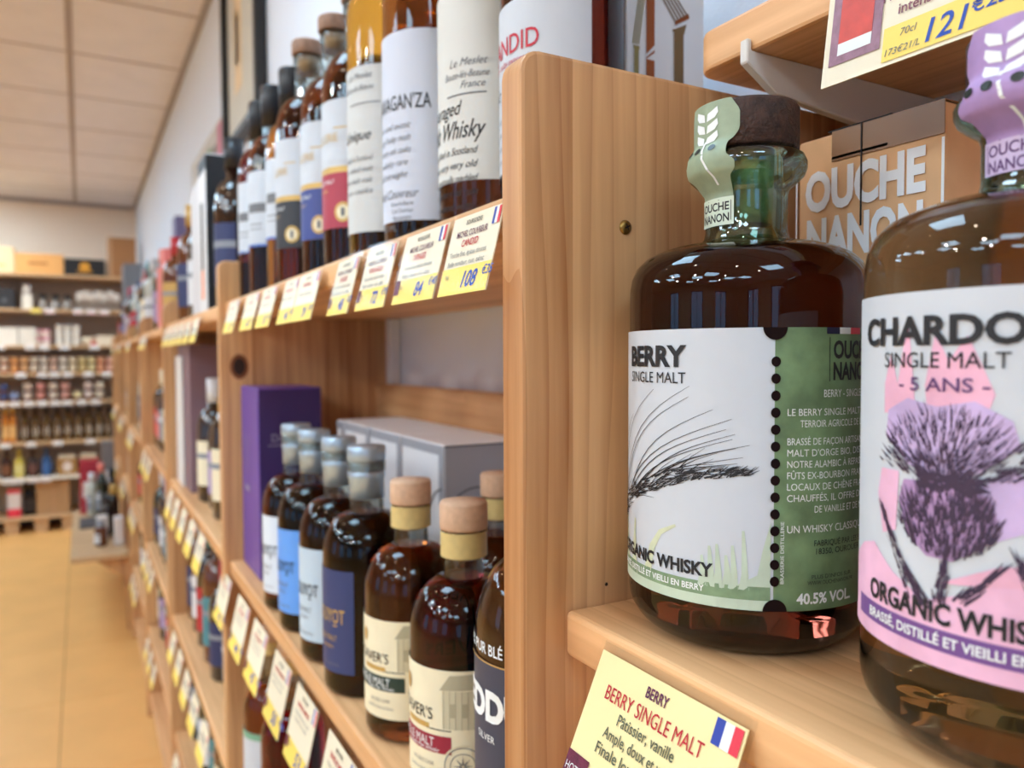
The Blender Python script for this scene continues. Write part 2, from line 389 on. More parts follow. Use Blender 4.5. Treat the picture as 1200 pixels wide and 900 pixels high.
for i, (x, y) in enumerate([(-.75, -1.3), (-.75, -.45), (-.75, .55), (-.75, 1.5), (-.75, 2.6), (-.75, 3.8), (-.75, 5.2), (-2.6, -2.2), (-2.6, -.6), (-3.4, 1.2)]):
    spot(x, y, ORD[i], (.25 if x > -2 else x+.2, y+.35, 1.0))

for i, x in enumerate((-1.5, -.95)): spot(x, 5.7, ['eleventh', 'twelfth'][i], (x+.8, 6.8, 1.2), 16.)  # unseen spots added to brighten the back wall

# ------------------------------------------------------------------ pine shelving along the wall
P0, BAY, TH = .3025, .87, .0195
TOPZ = 1.389; S1, S2, S3, S4, S5 = 1.329, .9525, .6165, .3225, .085; ST = .0215
BERRYZ = 1.1291
sh = empty('pine_shelving', (0, 0, 0), 'long run of pine wall shelving with knotty uprights and deep boards', 'shelving')
def upright(y, k):
    b = MB(); r = .010 if k < 3 else .03
    pts = [(.175, 0), (.175, TOPZ-r)] + [(.175+r-r*cos(a), TOPZ-r+r*sin(a)) for a in (pi/8, pi/4, 3*pi/8, pi/2)] + [(.4285, TOPZ), (.4285, 0)]
    b.prism(pts, lambda a, c, d: (a, d, c), y, y+TH, W_UP, .002, 2); return b.build('upright', sh)
ups = [upright(P0+BAY*k, k+1) for k in range(-1, 7)]
k_ = MB(); k_.disc(0, 0, .0085, .0125, frontmap(.2018, P0+BAY-.0004, 1.236), KNOT); k_.ring(0, 0, .0085, .013, lambda a, c: (.2018+a, P0+BAY-.0003, 1.236+c*1.4), mat('knot_rim', (120, 70, 38), .6)); k_.build('knot', ups[2])
def board(y0, y1, x0, z):
    b = MB(); b.bbox(x0, .4285, y0, y1, z-ST, z, W_SH, .0028, 3); return b.build('shelf_board', sh)
for k in range(-1, 6):
    y0, y1 = P0+BAY*k+TH, P0+BAY*(k+1)
    if k == -1: levels = [(BERRYZ, .198), (.76, .19), (S4, .19), (S5, .19)]
    else: levels = [(S1, .184), (S2, .184), (S3, .184), (S4, .184), (S5, .184)]
    for z, x0 in levels: board(y0, y1, x0, z)
    if k >= 0:
        b = MB(); b.bbox(.408, .4285, y0, y1, 1.145, 1.207, W_SH, .002, 1); b.build('back_rail', sh)
        for ya in (y0+.04, y1-.06):
            b = MB(); b.bbox(.412, .4285, ya, ya+.02, 1.207, S1-ST, mat('white_metal'), .001, 1); b.build('wall_rail', sh)
BRASS = mat('brass', (150, 118, 62), .3, .9)
def screw(x, z, r=.0036):
    b = MB(); y = P0-.0002
    n = 20; pr = [(r, 0), (r*.95, .0006), (r*.7, .0013), (r*.3, .0016), (0, .0017)]
    v = [(x+a*cos(2*pi*i/n), y-h, z+a*sin(2*pi*i/n)) for a, h in pr for i in range(n)]
    b.add(v, [(i*n+j, i*n+(j+1) % n, (i+1)*n+(j+1) % n, (i+1)*n+j) for i in range(len(pr)-1) for j in range(n)], BRASS, True)
    o = b.build('screw', ups[1])
    c = MB(); m = frontmap(x, y-.0019, z); s_ = .0017
    for an in (25, 115):
        ca, sa = cos(R_(an)), sin(R_(an))
        c.poly([(ca*p-sa*q, sa*p+ca*q) for p, q in ((-s_, -.00035), (s_, -.00035), (s_, .00035), (-s_, .00035))], m, KNOT)
    c.build('cross_slot', o)
    return o
screw(.2335, 1.3125)
b = MB(); b.disc(0, 0, .0009, .0009, frontmap(.2222, P0-.0002, 1.138), KNOT); b.build('nail_hole', ups[1])

# wall board above, on a white steel bracket
wb = empty('wall_shelf', (.425, 0, 1.3955), 'short thick pine wall board on a white bracket above the brown carton', 'shelf')
b = MB(); c0 = (.425, 0, 1.392); rr = .012
pts = [(.283, -.55), (.283, .309-rr)] + [(.283+rr-rr*cos(a), .309-rr+rr*sin(a)) for a in (pi/8, pi/4, 3*pi/8, pi/2)] + [(.4295, .309), (.4295, -.55)]
b.prism(pts, lambda a, c, d: (a-.425, c, d), 0.0, .0205, W_SH, .002, 2); b.build('board', wb)
WM = mat('bracket_white', (214, 210, 204), .45)
for y in (.268, -.45):
    b = MB(); b.prism([(.2795, 1.397), (.2825, 1.397), (.2825, 1.3918), (.4295, 1.3918), (.4295, 1.362), (.30, 1.374), (.2795, 1.386)], lambda a, c, d: (a-.425, d, c-1.392), y, y+.005, WM, .0006, 1); b.build('bracket', wb)

# ------------------------------------------------------------------ bottles
def arc(c, r, a0, a1, n=6):
    return [(c[0]+r*cos(R_(a0+(a1-a0)*i/n)), c[1]+r*sin(R_(a0+(a1-a0)*i/n))) for i in range(n+1)]
def shoulder(R, rn, zb, zs, n=8, p=1.0):
    """smooth dome from the body (R, zb) in to the neck (rn, zs)"""
    out = []
    for i in range(n+1):
        t = i/n; a = t*pi/2
        r = rn+(R-rn)*cos(a)**p; z = zb+(zs-zb)*sin(a)
        out.append((r, z))
    return out
def body_prof(R, hb, hs, rn, heel=.008):
    return [(0, .003), (R*.6, .002), (R-heel, 0)] + arc((R-heel, heel), heel, -90, 0, 4)[1:] + shoulder(R, rn, hb, hs)

def bottle(loc, R, hb, hs, rn, hl, liq, stop, label, group, name='whisky_bottle', seg=48, neck=CLEARG, lip=.002):
    """root Empty > body (liquid-filled glass), neck, stopper parts; returns the root"""
    o = empty(name, loc, label, 'bottle', group)
    b = MB(); b.lathe(body_prof(R, hb, hs, rn), liq, seg); b.build('body', o)
    b = MB(); b.lathe([(rn*1.02, hs-.002), (rn, hs+.01), (rn*.98, hl-.012), (rn+lip, hl-.010), (rn+lip, hl-.001), (rn-.002, hl)], neck, 32, cap=False); b.build('neck', o)
    if stop == 'cork':
        b = MB(); b.lathe([(rn*1.18, hl), (rn*1.22, hl+.002), (rn*1.22, hl+.017), (rn*1.15, hl+.019), (0, hl+.019)], CORK, 32); b.build('cork', o)
        b = MB(); b.lathe([(rn*.8, hl-.02), (rn*.8, hl)], CORK, 24); b.build('cork_plug', o)
        b = MB(); b.lathe([(rn*1.03+lip, hl-.018), (rn*1.03+lip, hl-.001)], STRIPPAPER, 32, cap=False); b.build('closure_band', o)
    elif stop == 'capsule':
        b = MB(); b.lathe([(rn*1.05, hs+.012), (rn*1.06, hl-.018), (rn*1.12, hl-.016), (rn*1.12, hl-.012), (rn*1.06, hl-.010), (rn*1.08, hl-.002), (rn*1.16, hl), (rn*1.16, hl+.010), (rn*1.1, hl+.012), (0, hl+.012)], LEAD, 32); b.build('capsule', o)
    elif stop == 'black':
        b = MB(); b.lathe([(rn*1.1, hl-.045), (rn*1.12, hl-.02), (rn*1.18, hl-.018), (rn*1.18, hl+.006), (rn*1.1, hl+.009), (0, hl+.009)], BLACKCAP, 32); b.build('capsule', o)
    elif stop == 'glasscork':
        b = MB(); b.lathe([(rn*1.2, hl), (rn*1.25, hl+.001), (rn*1.25, hl+.014), (rn*1.2, hl+.016), (0, hl+.016)], mat('brown_cork', (150, 118, 98), .7, noise=.2, nscale=200), 32); b.build('cork', o)
        b = MB(); b.lathe([(rn*.8, hl-.02), (rn*.8, hl)], CORK, 24); b.build('cork_plug', o)
    return o
def label_on(o, R, a0, a1, z0, z1, mt, name='front_label'):
    b = MB(); b.cylpatch(R+.0005, a0, a1, z0, z1, mt); return b.build(name, o)
def band_on(o, R, a0, a1, z0, z1, mt, parent, name='label_band'):
    b = MB(); b.cylpatch(R+.0007, a0, a1, z0, z1, mt); return b.build(name, parent)

U = .175
# --- the two big squat bottles in front
BIGR = .0511
def zz(k): return (k+.682)*U
big_body = [(0, .004), (.17*U, .003), (.195*U, 0)] + arc((.195*U, .097*U), .097*U, -90, 0, 8)[1:] + [(.292*U, zz(.14)), (.2915*U, zz(.17)), (.287*U, zz(.200)), (.275*U, zz(.228)), (.252*U, zz(.251)), (.222*U, zz(.266)), (0, zz(.267))]
big_neck = [(.222*U, zz(.266)), (.19*U, zz(.276)), (.15*U, zz(.283)), (.115*U, zz(.290)), (.104*U, zz(.302)), (.100*U, zz(.32)), (.100*U, zz(.405)), (.104*U, zz(.42)), (.122*U, zz(.436)), (.139*U, zz(.452)), (.145*U, zz(.468)), (.1455*U, zz(.484)), (.139*U, zz(.50)), (.125*U, zz(.51)), (.10*U, zz(.515)), (.088*U, zz(.50)), (.088*U, zz(.32)), (.10*U, zz(.285))]
BIGLIQ = mat('whisky_maroon', (112, 50, 38), 0, trans=1, ior=1.40)
BIGLIQ2 = mat('whisky_brown', (146, 114, 76), 0, trans=1, ior=1.40)
HEEL = mat('smoky_heel_glass', (72, 58, 48), 0, trans=1, ior=1.40)
DARKWOOD = mat('charred_oak_stopper', (58, 36, 28), .6, noise=.5, nscale=220, bump=.6, bscale=500)
def big_bottle(loc, label, liq, k=1.):
    global zz
    base = zz; zz = lambda q: base(q if q < .285 else .285+(q-.285)*k)
    nk = [(r, base(.285)+(z-base(.285))*k if z > base(.285) else z) for r, z in big_neck]
    o = empty('squat_whisky_bottle', loc, label, 'bottle')
    b = MB(); b.lathe(big_body[:9], HEEL, 96, cap=False); b.lathe(big_body[8:], liq, 96, cap=False); b.build('body', o)
    b = MB(); b.lathe(nk, GREENG, 64, cap=False); b.build('neck', o)
    b = MB(); b.lathe([(.06*U, zz(.335)), (.072*U, zz(.36)), (.076*U, zz(.52))], mat('stopper_cork', (205, 200, 150), .75, noise=.25, nscale=160), 32); b.build('cork_plug', o)
    b = MB(); b.lathe([(.120*U, zz(.512)), (.126*U, zz(.517)), (.1265*U, zz(.615)), (.120*U, zz(.625)), (0, zz(.625))], DARKWOOD, 64); b.build('wooden_stopper', o)
    zz = base
    return o
def seal_strip(o, ang, tone, ink, lightm, squash=1.):
    base = globals()['zz']; zz = lambda q: base(.285+(q-.285)*squash)
    """paper seal glued over the stopper, lip and neck, with scalloped edge, three holes and a barley sprig"""
    prof = [(.129*U, zz(.624)), (.1295*U, zz(.585)), (.1295*U, zz(.53)), (.1475*U, zz(.50)), (.149*U, zz(.478)), (.144*U, zz(.455)), (.125*U, zz(.434)), (.1035*U, zz(.405)), (.1025*U, zz(.36)), (.1025*U, zz(.327))]
    L = [0]
    for i in range(1, len(prof)): L.append(L[-1]+math.hypot(prof[i][0]-prof[i-1][0], prof[i][1]-prof[i-1][1]))
    def at(s):
        s = max(0, min(L[-1], s))
        for i in range(1, len(L)):
            if s <= L[i]:
                t = (s-L[i-1])/(L[i]-L[i-1]); return prof[i-1][0]+t*(prof[i][0]-prof[i-1][0]), prof[i-1][1]+t*(prof[i][1]-prof[i-1][1])
    T = L[-1]
    def mp(x, s, off=.0): # x metres rightward, s metres from the top down
        r, z = at(s); a = R_(ang)+x/.0215; r += off; return (r*cos(a), r*sin(a), z)
    def half(t):          # half width at fraction t of the length
        for (t0, w0), (t1, w1) in zip(W, W[1:]):
            if t <= t1: return w0+(w1-w0)*(t-t0)/(t1-t0)
        return W[-1][1]
    W = [(0, .0115), (.10, .0150), (.24, .0150), (.30, .0128), (.34, .0105), (.44, .0105), (.50, .0135), (.56, .0135), (.62, .0112), (1, .0112)]
    n = 36; b = MB(); v = []; f = []; cols = 8
    for i in range(n+1):
        h = half(i/n)
        for k in range(cols+1): v.append(mp(-h+2*h*k/cols, T*i/n))
    for i in range(n):
        for k in range(cols):
            a = i*(cols+1)+k; f.append((a, a+cols+1, a+cols+2, a+1))
    b.add(v, f, tone, True); st = b.build('seal_strip', o)
    b = MB(); m2 = lambda x, y: mp(x, y, .0003)
    for k in range(3):      # sprig leaves in pairs
        s = .0040+.0050*k
        for sg in (-1, 1):
            b.add([m2(sg*.0004, s+.0040), m2(sg*.0009, s+.0008), m2(sg*.0058, s-.0014), m2(sg*.0062, s+.0010), m2(sg*.0046, s+.0030)], [(0, 1, 2, 3, 4)], WINK)
    pts = [(0, .0165), (.0002, .021), (.0008, .025), (.003, .030), (.0045, .034), (.005, .038)]
    for (x0, s0), (x1, s1) in zip(pts, pts[1:]): b.add([m2(x0-.0005, s0), m2(x0+.0005, s0), m2(x1+.0005, s1), m2(x1-.0005, s1)], [(0, 1, 2, 3)], WINK)
    b.build('sprig', st)
    b = MB()
    for x in (-.0085, -.0028, .0045): b.disc(x, .0205, .0016, .0016, m2, mat('hole_dark', (20, 30, 26), .4), 14)
    b.build('perforation', st)
    b = MB(); b.cylpatch(.1046*U, ang-31, ang+31, zz(.327), zz(.395), lightm, 12); b.build('strip_base', st)
    b = MB(); mm = cylmap(.1051*U, ang, zz(.36)); b.text('OUCHE', .0036, 0, .0006, mm, ink, bold=.02, fit=.0158); b.text('NANON', .0036, 0, -.0042, mm, ink, bold=.02, fit=.0158)
    b.rect(-.0086, -.0083, -.004, .0045, mm, ink); b.rect(.0085, .0088, -.004, .0045, mm, ink); b.rect(-.004, .003, .0050, .0052, mm, ink)
    b.build('lettering', st)

GREENP = mat('green_watercolour', (108, 134, 96), .55, noise=.35, nscale=70)
PALEG = mat('pale_green_wash', (186, 202, 182), .55, noise=.08, nscale=90)
LIMEG = mat('lime_wash', (196, 202, 172), .55, noise=.12, nscale=120)
STRIPG = mat('green_strip', (120, 146, 112), .55, noise=.2, nscale=150)
NAVY = mat('navy_ink', (28, 30, 62), .55)
HOLE = mat('hole_maroon', (26, 13, 13), .7, spec=.1)

bo = big_bottle((.259, .2485, BERRYZ), 'squat dark whisky bottle with white and green barley-ear label on the pine shelf', BIGLIQ)
LZ0, LZ1 = .0222, .1313
def wave(x):  # dip of the lower edge
    return 0
PA = 236.0
lb = label_on(bo, BIGR, 100, PA, LZ0, LZ1, WHITE)
gl = label_on(bo, BIGR, PA, 352, LZ0, LZ1, GREENP, 'back_label')
OR = 142.0
mp = cylmap(BIGR+.0009, OR)          # arc metres from the outline as the camera sees it
mp1 = cylmap(BIGR+.0007, OR)
b = MB(); xe = R_(PA-OR)*BIGR
b.rect(-.037, xe, LZ0, .0262, mp1, PALEG, 30)
b.rect(-.037, xe, .0262, .0315, mp1, STRIPG, 30); b.build('green_band', lb)
b = MB()
def blade(b, pts, w, mt): b.stroke([(x/1000, y/1000) for x, y in pts], w/1000, mp1, mt)
blade(b, [(18, 26), (17.5, 36), (18.5, 50)], 6, LIMEG); blade(b, [(30, 31), (33, 41), (38, 48), (46, 52)], 4.5, LIMEG)
blade(b, [(8, 31), (5, 44), (3, 58)], 4, LIMEG)
for x, h in ((58, 42), (61, 46), (64, 47), (67.5, 43), (70, 47), (74, 53)): blade(b, [(x, 30), (x+.4, 36), (x-.3, h)], 4, PALEG)
b.poly([(x/1000, y/1000) for x, y in ((71, 31.5), (79, 36), (81, 46), (84, 57))] + [(xe, .0315)], mp1, PALEG); b.build('grass_wash', lb)
# barley ear with long awns
b = MB(); q = random.Random(3)
AW = [(34.1, 106.9), (16.6, 95.6), (52.5, 108.6), (52.2, 104.4), (62.2, 99.6), (69.4, 96.1), (67.4, 92.1), (70.8, 90.3), (69.7, 88.3), (76.1, 86.2), (71.1, 84.9), (73.7, 81.4), (71.7, 79.0), (73.1, 76.7), (76.8, 74.5)]
BASE = [(2, 58), (1, 58), (4, 58), (6, 60), (14, 62), (10, 60), (17, 64), (27, 68), (20, 64), (32, 70), (38, 72), (30, 69), (44, 74), (46, 73), (50, 74)]
for (ex, ey), (sx, sy) in zip(AW, BASE):
    ex, ey, sx, sy = [t/1000 for t in (ex, ey, sx, sy)]
    bow = .25*(ey-sy)
    pts = [(sx+(ex-sx)*t - bow*.5*sin(pi*t), sy+(ey-sy)*t + bow*.35*sin(pi*t)*(1 if ey > .08 else .4)) for t in [i/9 for i in range(10)]]
    b.stroke(pts, .00052, mp, BLACK)
for i in range(44):
    t = q.random(); sx = .004+.05*t; sy = .056+.018*t+q.uniform(-.002, .004); l = q.uniform(.008, .020); an = R_(q.uniform(5, 38))
    b.stroke([(sx, sy), (sx+l*.5*cos(an), sy+l*.5*sin(an)+.0006), (sx+l*cos(an), sy+l*sin(an))], .0004, mp, BLACK)
def earline(t):
    P = [(0, 50), (4.6, 54), (16, 60.5), (29, 66.0), (48.3, 72), (65.9, 74.6), (77, 75.8)]
    t *= len(P)-1; i = min(int(t), len(P)-2); u = t-i
    return tuple((P[i][k]+(P[i+1][k]-P[i][k])*u)/1000 for k in (0, 1))
for i in range(300):
    t = q.random()**1.15; x, y = earline(t); wd = .0056*(1-t)**.8+.0008
    y += q.uniform(-1, 1)*wd*.8; an = R_(q.uniform(8, 42)); l = q.uniform(.002, .0046)
    b.stroke([(x, y), (x+l*.5*cos(an), y+l*.5*sin(an)), (x+l*cos(an), y+l*sin(an))], q.uniform(.0003, .0008), mp, BLACK)
b.build('barley_drawing', lb)
b = MB()
b.text('BERRY', .0084, .0326, .1166, mp, BLACK, bold=.04, fit=.0372)
b.text('SINGLE MALT', .0047, .0328, .1096, mp, BLACK, fit=.0360)
b.build('title_lettering', lb); b = MB()
b.text('ORGANIC WHISKY', .0054, .0330, .0338, mp, BLACK, bold=.035, fit=.0590)
b.text('BRASSÉ, DISTILLÉ ET VIEILLI EN BERRY', .0026, .0310, .0277, mp, WINK, bold=.02, fit=.0560)
b.build('lettering', lb)
b = MB(); mpp = cylmap(BIGR+.0011, PA)
for i in range(14): b.disc(.0003, .1183-.00649*i, .0018, .0020, mpp, HOLE, 16)
b.poly([(.0046*cos(pi+pi*k/16), LZ1+.0048*sin(pi+pi*k/16)) for k in range(17)], mpp, HOLE); b.poly([(.0005+.0046*cos(pi*k/16), LZ0+.0048*sin(pi*k/16)) for k in range(17)], mpp, HOLE)
b.build('perforation', lb)
b = MB(); mg = cylmap(BIGR+.0009, PA)
def ga(a): return R_(a-PA)*BIGR
T_ = lambda s, size, a, z, mt=WINK, al='L', bold=0, fit=None: b.text(s, size, ga(a), z/1000, mg, mt, al, bold, fit=fit)
b.rect(ga(259.3), ga(266.5), .1288, LZ1, mg, NAVY, 4); b.rect(ga(266.5), ga(273.5), .1288, LZ1, mg, WINK, 4); b.rect(ga(273.5), ga(281), .1288, LZ1, mg, FLAGR, 4)
T_('OUCHE', .0068, 263, 119.6, BLACK, bold=.035, fit=.0235); T_('NANON', .0068, 263, 111.3, BLACK, bold=.035, fit=.0235); b.rect(ga(260.8), ga(261.2), .1105, .1275, mg, BLACK)
T_('BERRY - SINGLE MALT', .0030, 258.2, 104.6, fit=.030)
T_('LE BERRY SINGLE MALT EXPRIME LE', .0028, 241.4, 97.6, fit=.0545); T_('TERROIR AGRICOLE DE LA RÉGION', .0028, 247, 93.2, fit=.045)
for i, s in enumerate(('BRASSÉ DE FAÇON ARTISANALE AVEC LE', "MALT D'ORGE BIO, DISTILLÉ DANS", 'NOTRE ALAMBIC À REPASSE, VIEILLI EN', 'FÛTS EX-BOURBON FRANÇAIS ET EN', 'LOCAUX DE CHÊNE FRANÇAIS PUIS', 'CHAUFFÉS, IL OFFRE DES ARÔMES')):
    T_(s, .0028, 241.4, 86.4-4.35*i, fit=.0545)
T_('DE VANILLE ET DE MIEL', .0028, 254, 60.2, fit=.030); T_('UN WHISKY CLASSIQUE ET FIN', .0030, 241.6, 52.6, fit=.050)
T_('FABRIQUÉ PAR LES BIÈRES', .0024, 254, 47.2, BLACK, fit=.032); T_('18350, OUROUER', .0024, 255, 44.0, BLACK, fit=.024)
T_("PLUS D'INFOS SUR", .0016, 253, 30.5+4, BLACK, fit=.020); T_('WWW.OUCHENANON.FR', .0016, 251, 32.2, BLACK, fit=.023)
T_('40.5% VOL.', .0042, 246, 25.0, bold=.03, fit=.026)
mv = lambda a, c: mg(ga(240.3)-c, .034+a)
b.text('BRASSERIE DISTILLERIE', .0014, .011, 0, mv, WINK, fit=.024)
b.build('lettering', gl)
seal_strip(bo, 177, mat('sage_seal', (150, 166, 140), .5, noise=.12, nscale=120), BLACK, mat('mint_seal', (208, 220, 200), .5))

# --- CHARDON bottle
cb = big_bottle((.2625, .1285, BERRYZ), 'squat brown whisky bottle with white and mauve thistle label beside the barley-label bottle', BIGLIQ2, .86)
KZ0, KZ1 = .0318, .1390
lb = label_on(cb, BIGR, 100, 262, KZ0, KZ1, WHITE)
OR2 = 175.0; mp = cylmap(BIGR+.0010, OR2); mpt = cylmap(BIGR+.0010, OR2+3.5); mpw = cylmap(BIGR+.00085, OR2+3.5); mp1 = cylmap(BIGR+.0007, OR2); mp15 = cylmap(BIGR+.00085, OR2)
PINK = mat('pink_wash', (226, 178, 206), .55, noise=.12, nscale=60); LILAC = mat('lilac_wash', (190, 168, 210), .55, noise=.15, nscale=60)
ROSE = mat('rose_wash', (226, 172, 196), .55, noise=.12, nscale=60); MAUVE = mat('mauve_wash', (166, 134, 178), .55, noise=.25, nscale=90)
PURPS = mat('purple_strip', (112, 76, 140), .55)
DPLUM = mat('dark_plum_ink', (58, 42, 66), .6)
def pg(b, pts, mt, m): b.poly([(x/1000, y/1000) for x, y in pts], m, mt)
b = MB()
pg(b, [(-17, 103), (-17, 112), (-14, 121), (-11, 112), (-9, 122), (-7, 130), (-5.5, 118), (-4, 104)], ROSE, mp1)
pg(b, [(0, 102), (-1, 112), (2, 127), (6, 119), (11, 126), (15, 117), (18, 110), (15, 101)], ROSE, mp1)
pg(b, [(14, 84), (22, 90), (27, 88), (26, 74), (16, 69)], LILAC, mp1)
pg(b, [(-18, 86), (-20, 78), (-17, 66), (-11, 68), (-10, 86)], PINK, mp1)
pg(b, [(-40, 36), (-40, 54), (-30, 60), (-22, 62), (-12, 55), (0, 50), (10, 54), (22, 64), (40, 70), (64, 69), (64, 36)], PINK, mp1)
pg(b, [(4, 56), (20, 64), (40, 66), (60, 64), (60, 58), (40, 61), (18, 58)], ROSE, mp15)
pg(b, [(26, 48), (34, 54), (48, 55), (50, 42), (36, 40)], MAUVE, mp15)
b.rect(-.065, .074, KZ0, .0365, mp1, PINK, 30)
b.build('pink_wash', lb)
b = MB(); pts = []
SX = 5.0
b.rect(-.033, .074, .0366, .0428, mp15, PURPS, 30); b.build('purple_band', lb)
b = MB()
pg(b, [(-19, 96), (-18, 104), (-10, 108), (0, 106), (10, 108), (19, 103), (21, 96), (12, 89), (4, 85), (-2, 85), (-10, 89)], LILAC, mpw)
pg(b, [(-13, 78), (-11, 84), (3, 85), (14, 82), (16, 76), (12, 68), (5, 63), (-3, 63), (-10, 69)], MAUVE, mpw)
q = random.Random(5)
for i in range(620):     # flower head: strokes fan out of the neck
    an = q.uniform(-80, 80); t = q.uniform(.04, 1.0)
    rx, ry = 23, 23; x = 2+rx*t*sin(R_(an)); y = 84+ry*t*cos(R_(an))*(.9 if abs(an) < 60 else .95)
    l = q.uniform(1.6, 4.2); dx, dy = l*sin(R_(an+q.uniform(-15, 15))), l*cos(R_(an*.7))
    edge = abs(an) > 52
    b.stroke([(x/1000, y/1000), ((x+dx*.5)/1000, (y+dy*.5)/1000), ((x+dx)/1000, (y+dy)/1000)], q.uniform(.0002, .0009 if edge else .0006), mpt, DPLUM)
for i in range(60):
    x = q.uniform(-8, 11); y = q.uniform(82.5, 86.5); b.stroke([(x/1000, y/1000), ((x+1.5)/1000, (y+.4)/1000), ((x+3.)/1000, y/1000)], .0014, mpt, DPLUM)
for i in range(460):     # scaly bulb below
    a = q.uniform(0, 360); t = q.random()**.5; x = 2+14*t*cos(R_(a)); y = 73.5+10.5*t*sin(R_(a))
    l = q.uniform(1.8, 4.2); dx = (x-2)*.12+q.uniform(-.6, .6)
    b.stroke([(x/1000, y/1000), ((x+dx*.5)/1000, (y+l*.5)/1000), ((x+dx)/1000, (y+l)/1000)], q.uniform(.0003, .0010), mpt, DPLUM)
def spiky(x0, y0, x1, y1, n, w):
    for i in range(n):
        t = q.random(); x = x0+(x1-x0)*t+q.uniform(-1, 1)*w*(1-t*.8); y = y0+(y1-y0)*t; l = q.uniform(2, 4.5)
        dx = (x1-x0)/max(1, abs(y1-y0))*l+q.uniform(-1, 1)
        b.stroke([(x/1000, y/1000), ((x+dx*.5)/1000, (y+l*.5)/1000), ((x+dx)/1000, (y+l)/1000)], q.uniform(.0003, .0009), mpt, DPLUM)
spiky(1, 50, 3, 64, 60, 2.0); spiky(-6, 49, -20, 73, 60, 2.6); spiky(6, 51, 16, 62, 40, 2.2); spiky(-1, 47, -10, 58, 40, 2.5)
spiky(28, 48, 21, 66, 60, 2.8); spiky(24, 46, 36, 56, 30, 2)
b.build('thistle_drawing', lb)
b = MB()
b.text('CHARDON', .0083, .0032, .1238, mp, BLACK, bold=.035, fit=.0640)
b.text('SINGLE MALT', .0047, .0024, .1170, mp, BLACK, fit=.0385)
b.text('- 5 ANS -', .0040, .0034, .1104, mp, mat('violet_ink', (96, 62, 110), .6), bold=.012, fit=.0270)
b.build('title_lettering', lb); b = MB()
b.text('ORGANIC WHISKY', .0062, .0062, .0445, mp, BLACK, bold=.035, fit=.0600)
b.text('BRASSÉ, DISTILLÉ ET VIEILLI EN BERRY', .0030, .0080, .0383, mp, WINK, bold=.02, fit=.064)
b.build('lettering', lb)
seal_strip(cb, 178, mat('lilac_seal', (168, 138, 190), .5, noise=.1, nscale=120), mat('violet_ink'), mat('pale_lilac_seal', (200, 180, 210), .5), .86)

# --- brown carton behind
KRAFT = mat('kraft_board', (236, 188, 140), .75, noise=.05, nscale=60); TAPE = mat('brown_tape', (150, 112, 80), .35)
ct = empty('carton', (.373, .2375, BERRYZ), 'brown kraft carton with large white lettering, behind the squat bottles', 'box')
b = MB(); b.bbox(-.048, .048, -.0385, .0385, 0, .2295, KRAFT, .0015, 2); b.build('box_body', ct)
b = MB(); b.box(-.0482, .0482, -.0387, .018, .2297, .2301, TAPE); b.box(-.0488, -.0484, -.0387, .018, .2155, .2301, TAPE); b.build('tape', ct)
b = MB(); b.box(-.0494, -.0488, .0010, .0016, .182, .2302, BLACK); b.box(-.0492, -.044, -.014, .020, .2301, .2306, BLACK); b.build('flap_slit', ct)
b = MB(); m = facemap(-.0488, 0, 0); CW = mat('carton_print', (246, 248, 250), .6)
b.text('OUCHE', .0190, -.0015, .1935, m, CW, bold=.045, fit=.064); b.text('NANON', .0190, -.0015, .1700, m, CW, bold=.045, fit=.062)
b.rect(-.0395, -.0385, .162, .214, m, CW); b.rect(.0375, .0388, .162, .214, m, CW); b.rect(-.018, .012, .2165, .2178, m, CW); b.rect(-.018, .012, .160, .1613, m, CW)
b.build('lettering', ct)
bx = MB(); bx.bbox(-.04, .04, -.05, .05, 0, .22, mat('oxblood_carton', (70, 22, 22), .35), .002, 1)
tag(bx.build('gift_box', loc=(.376, .215, 1.4162)), 'dark red gift carton standing on the wall board above the brown carton', 'box')

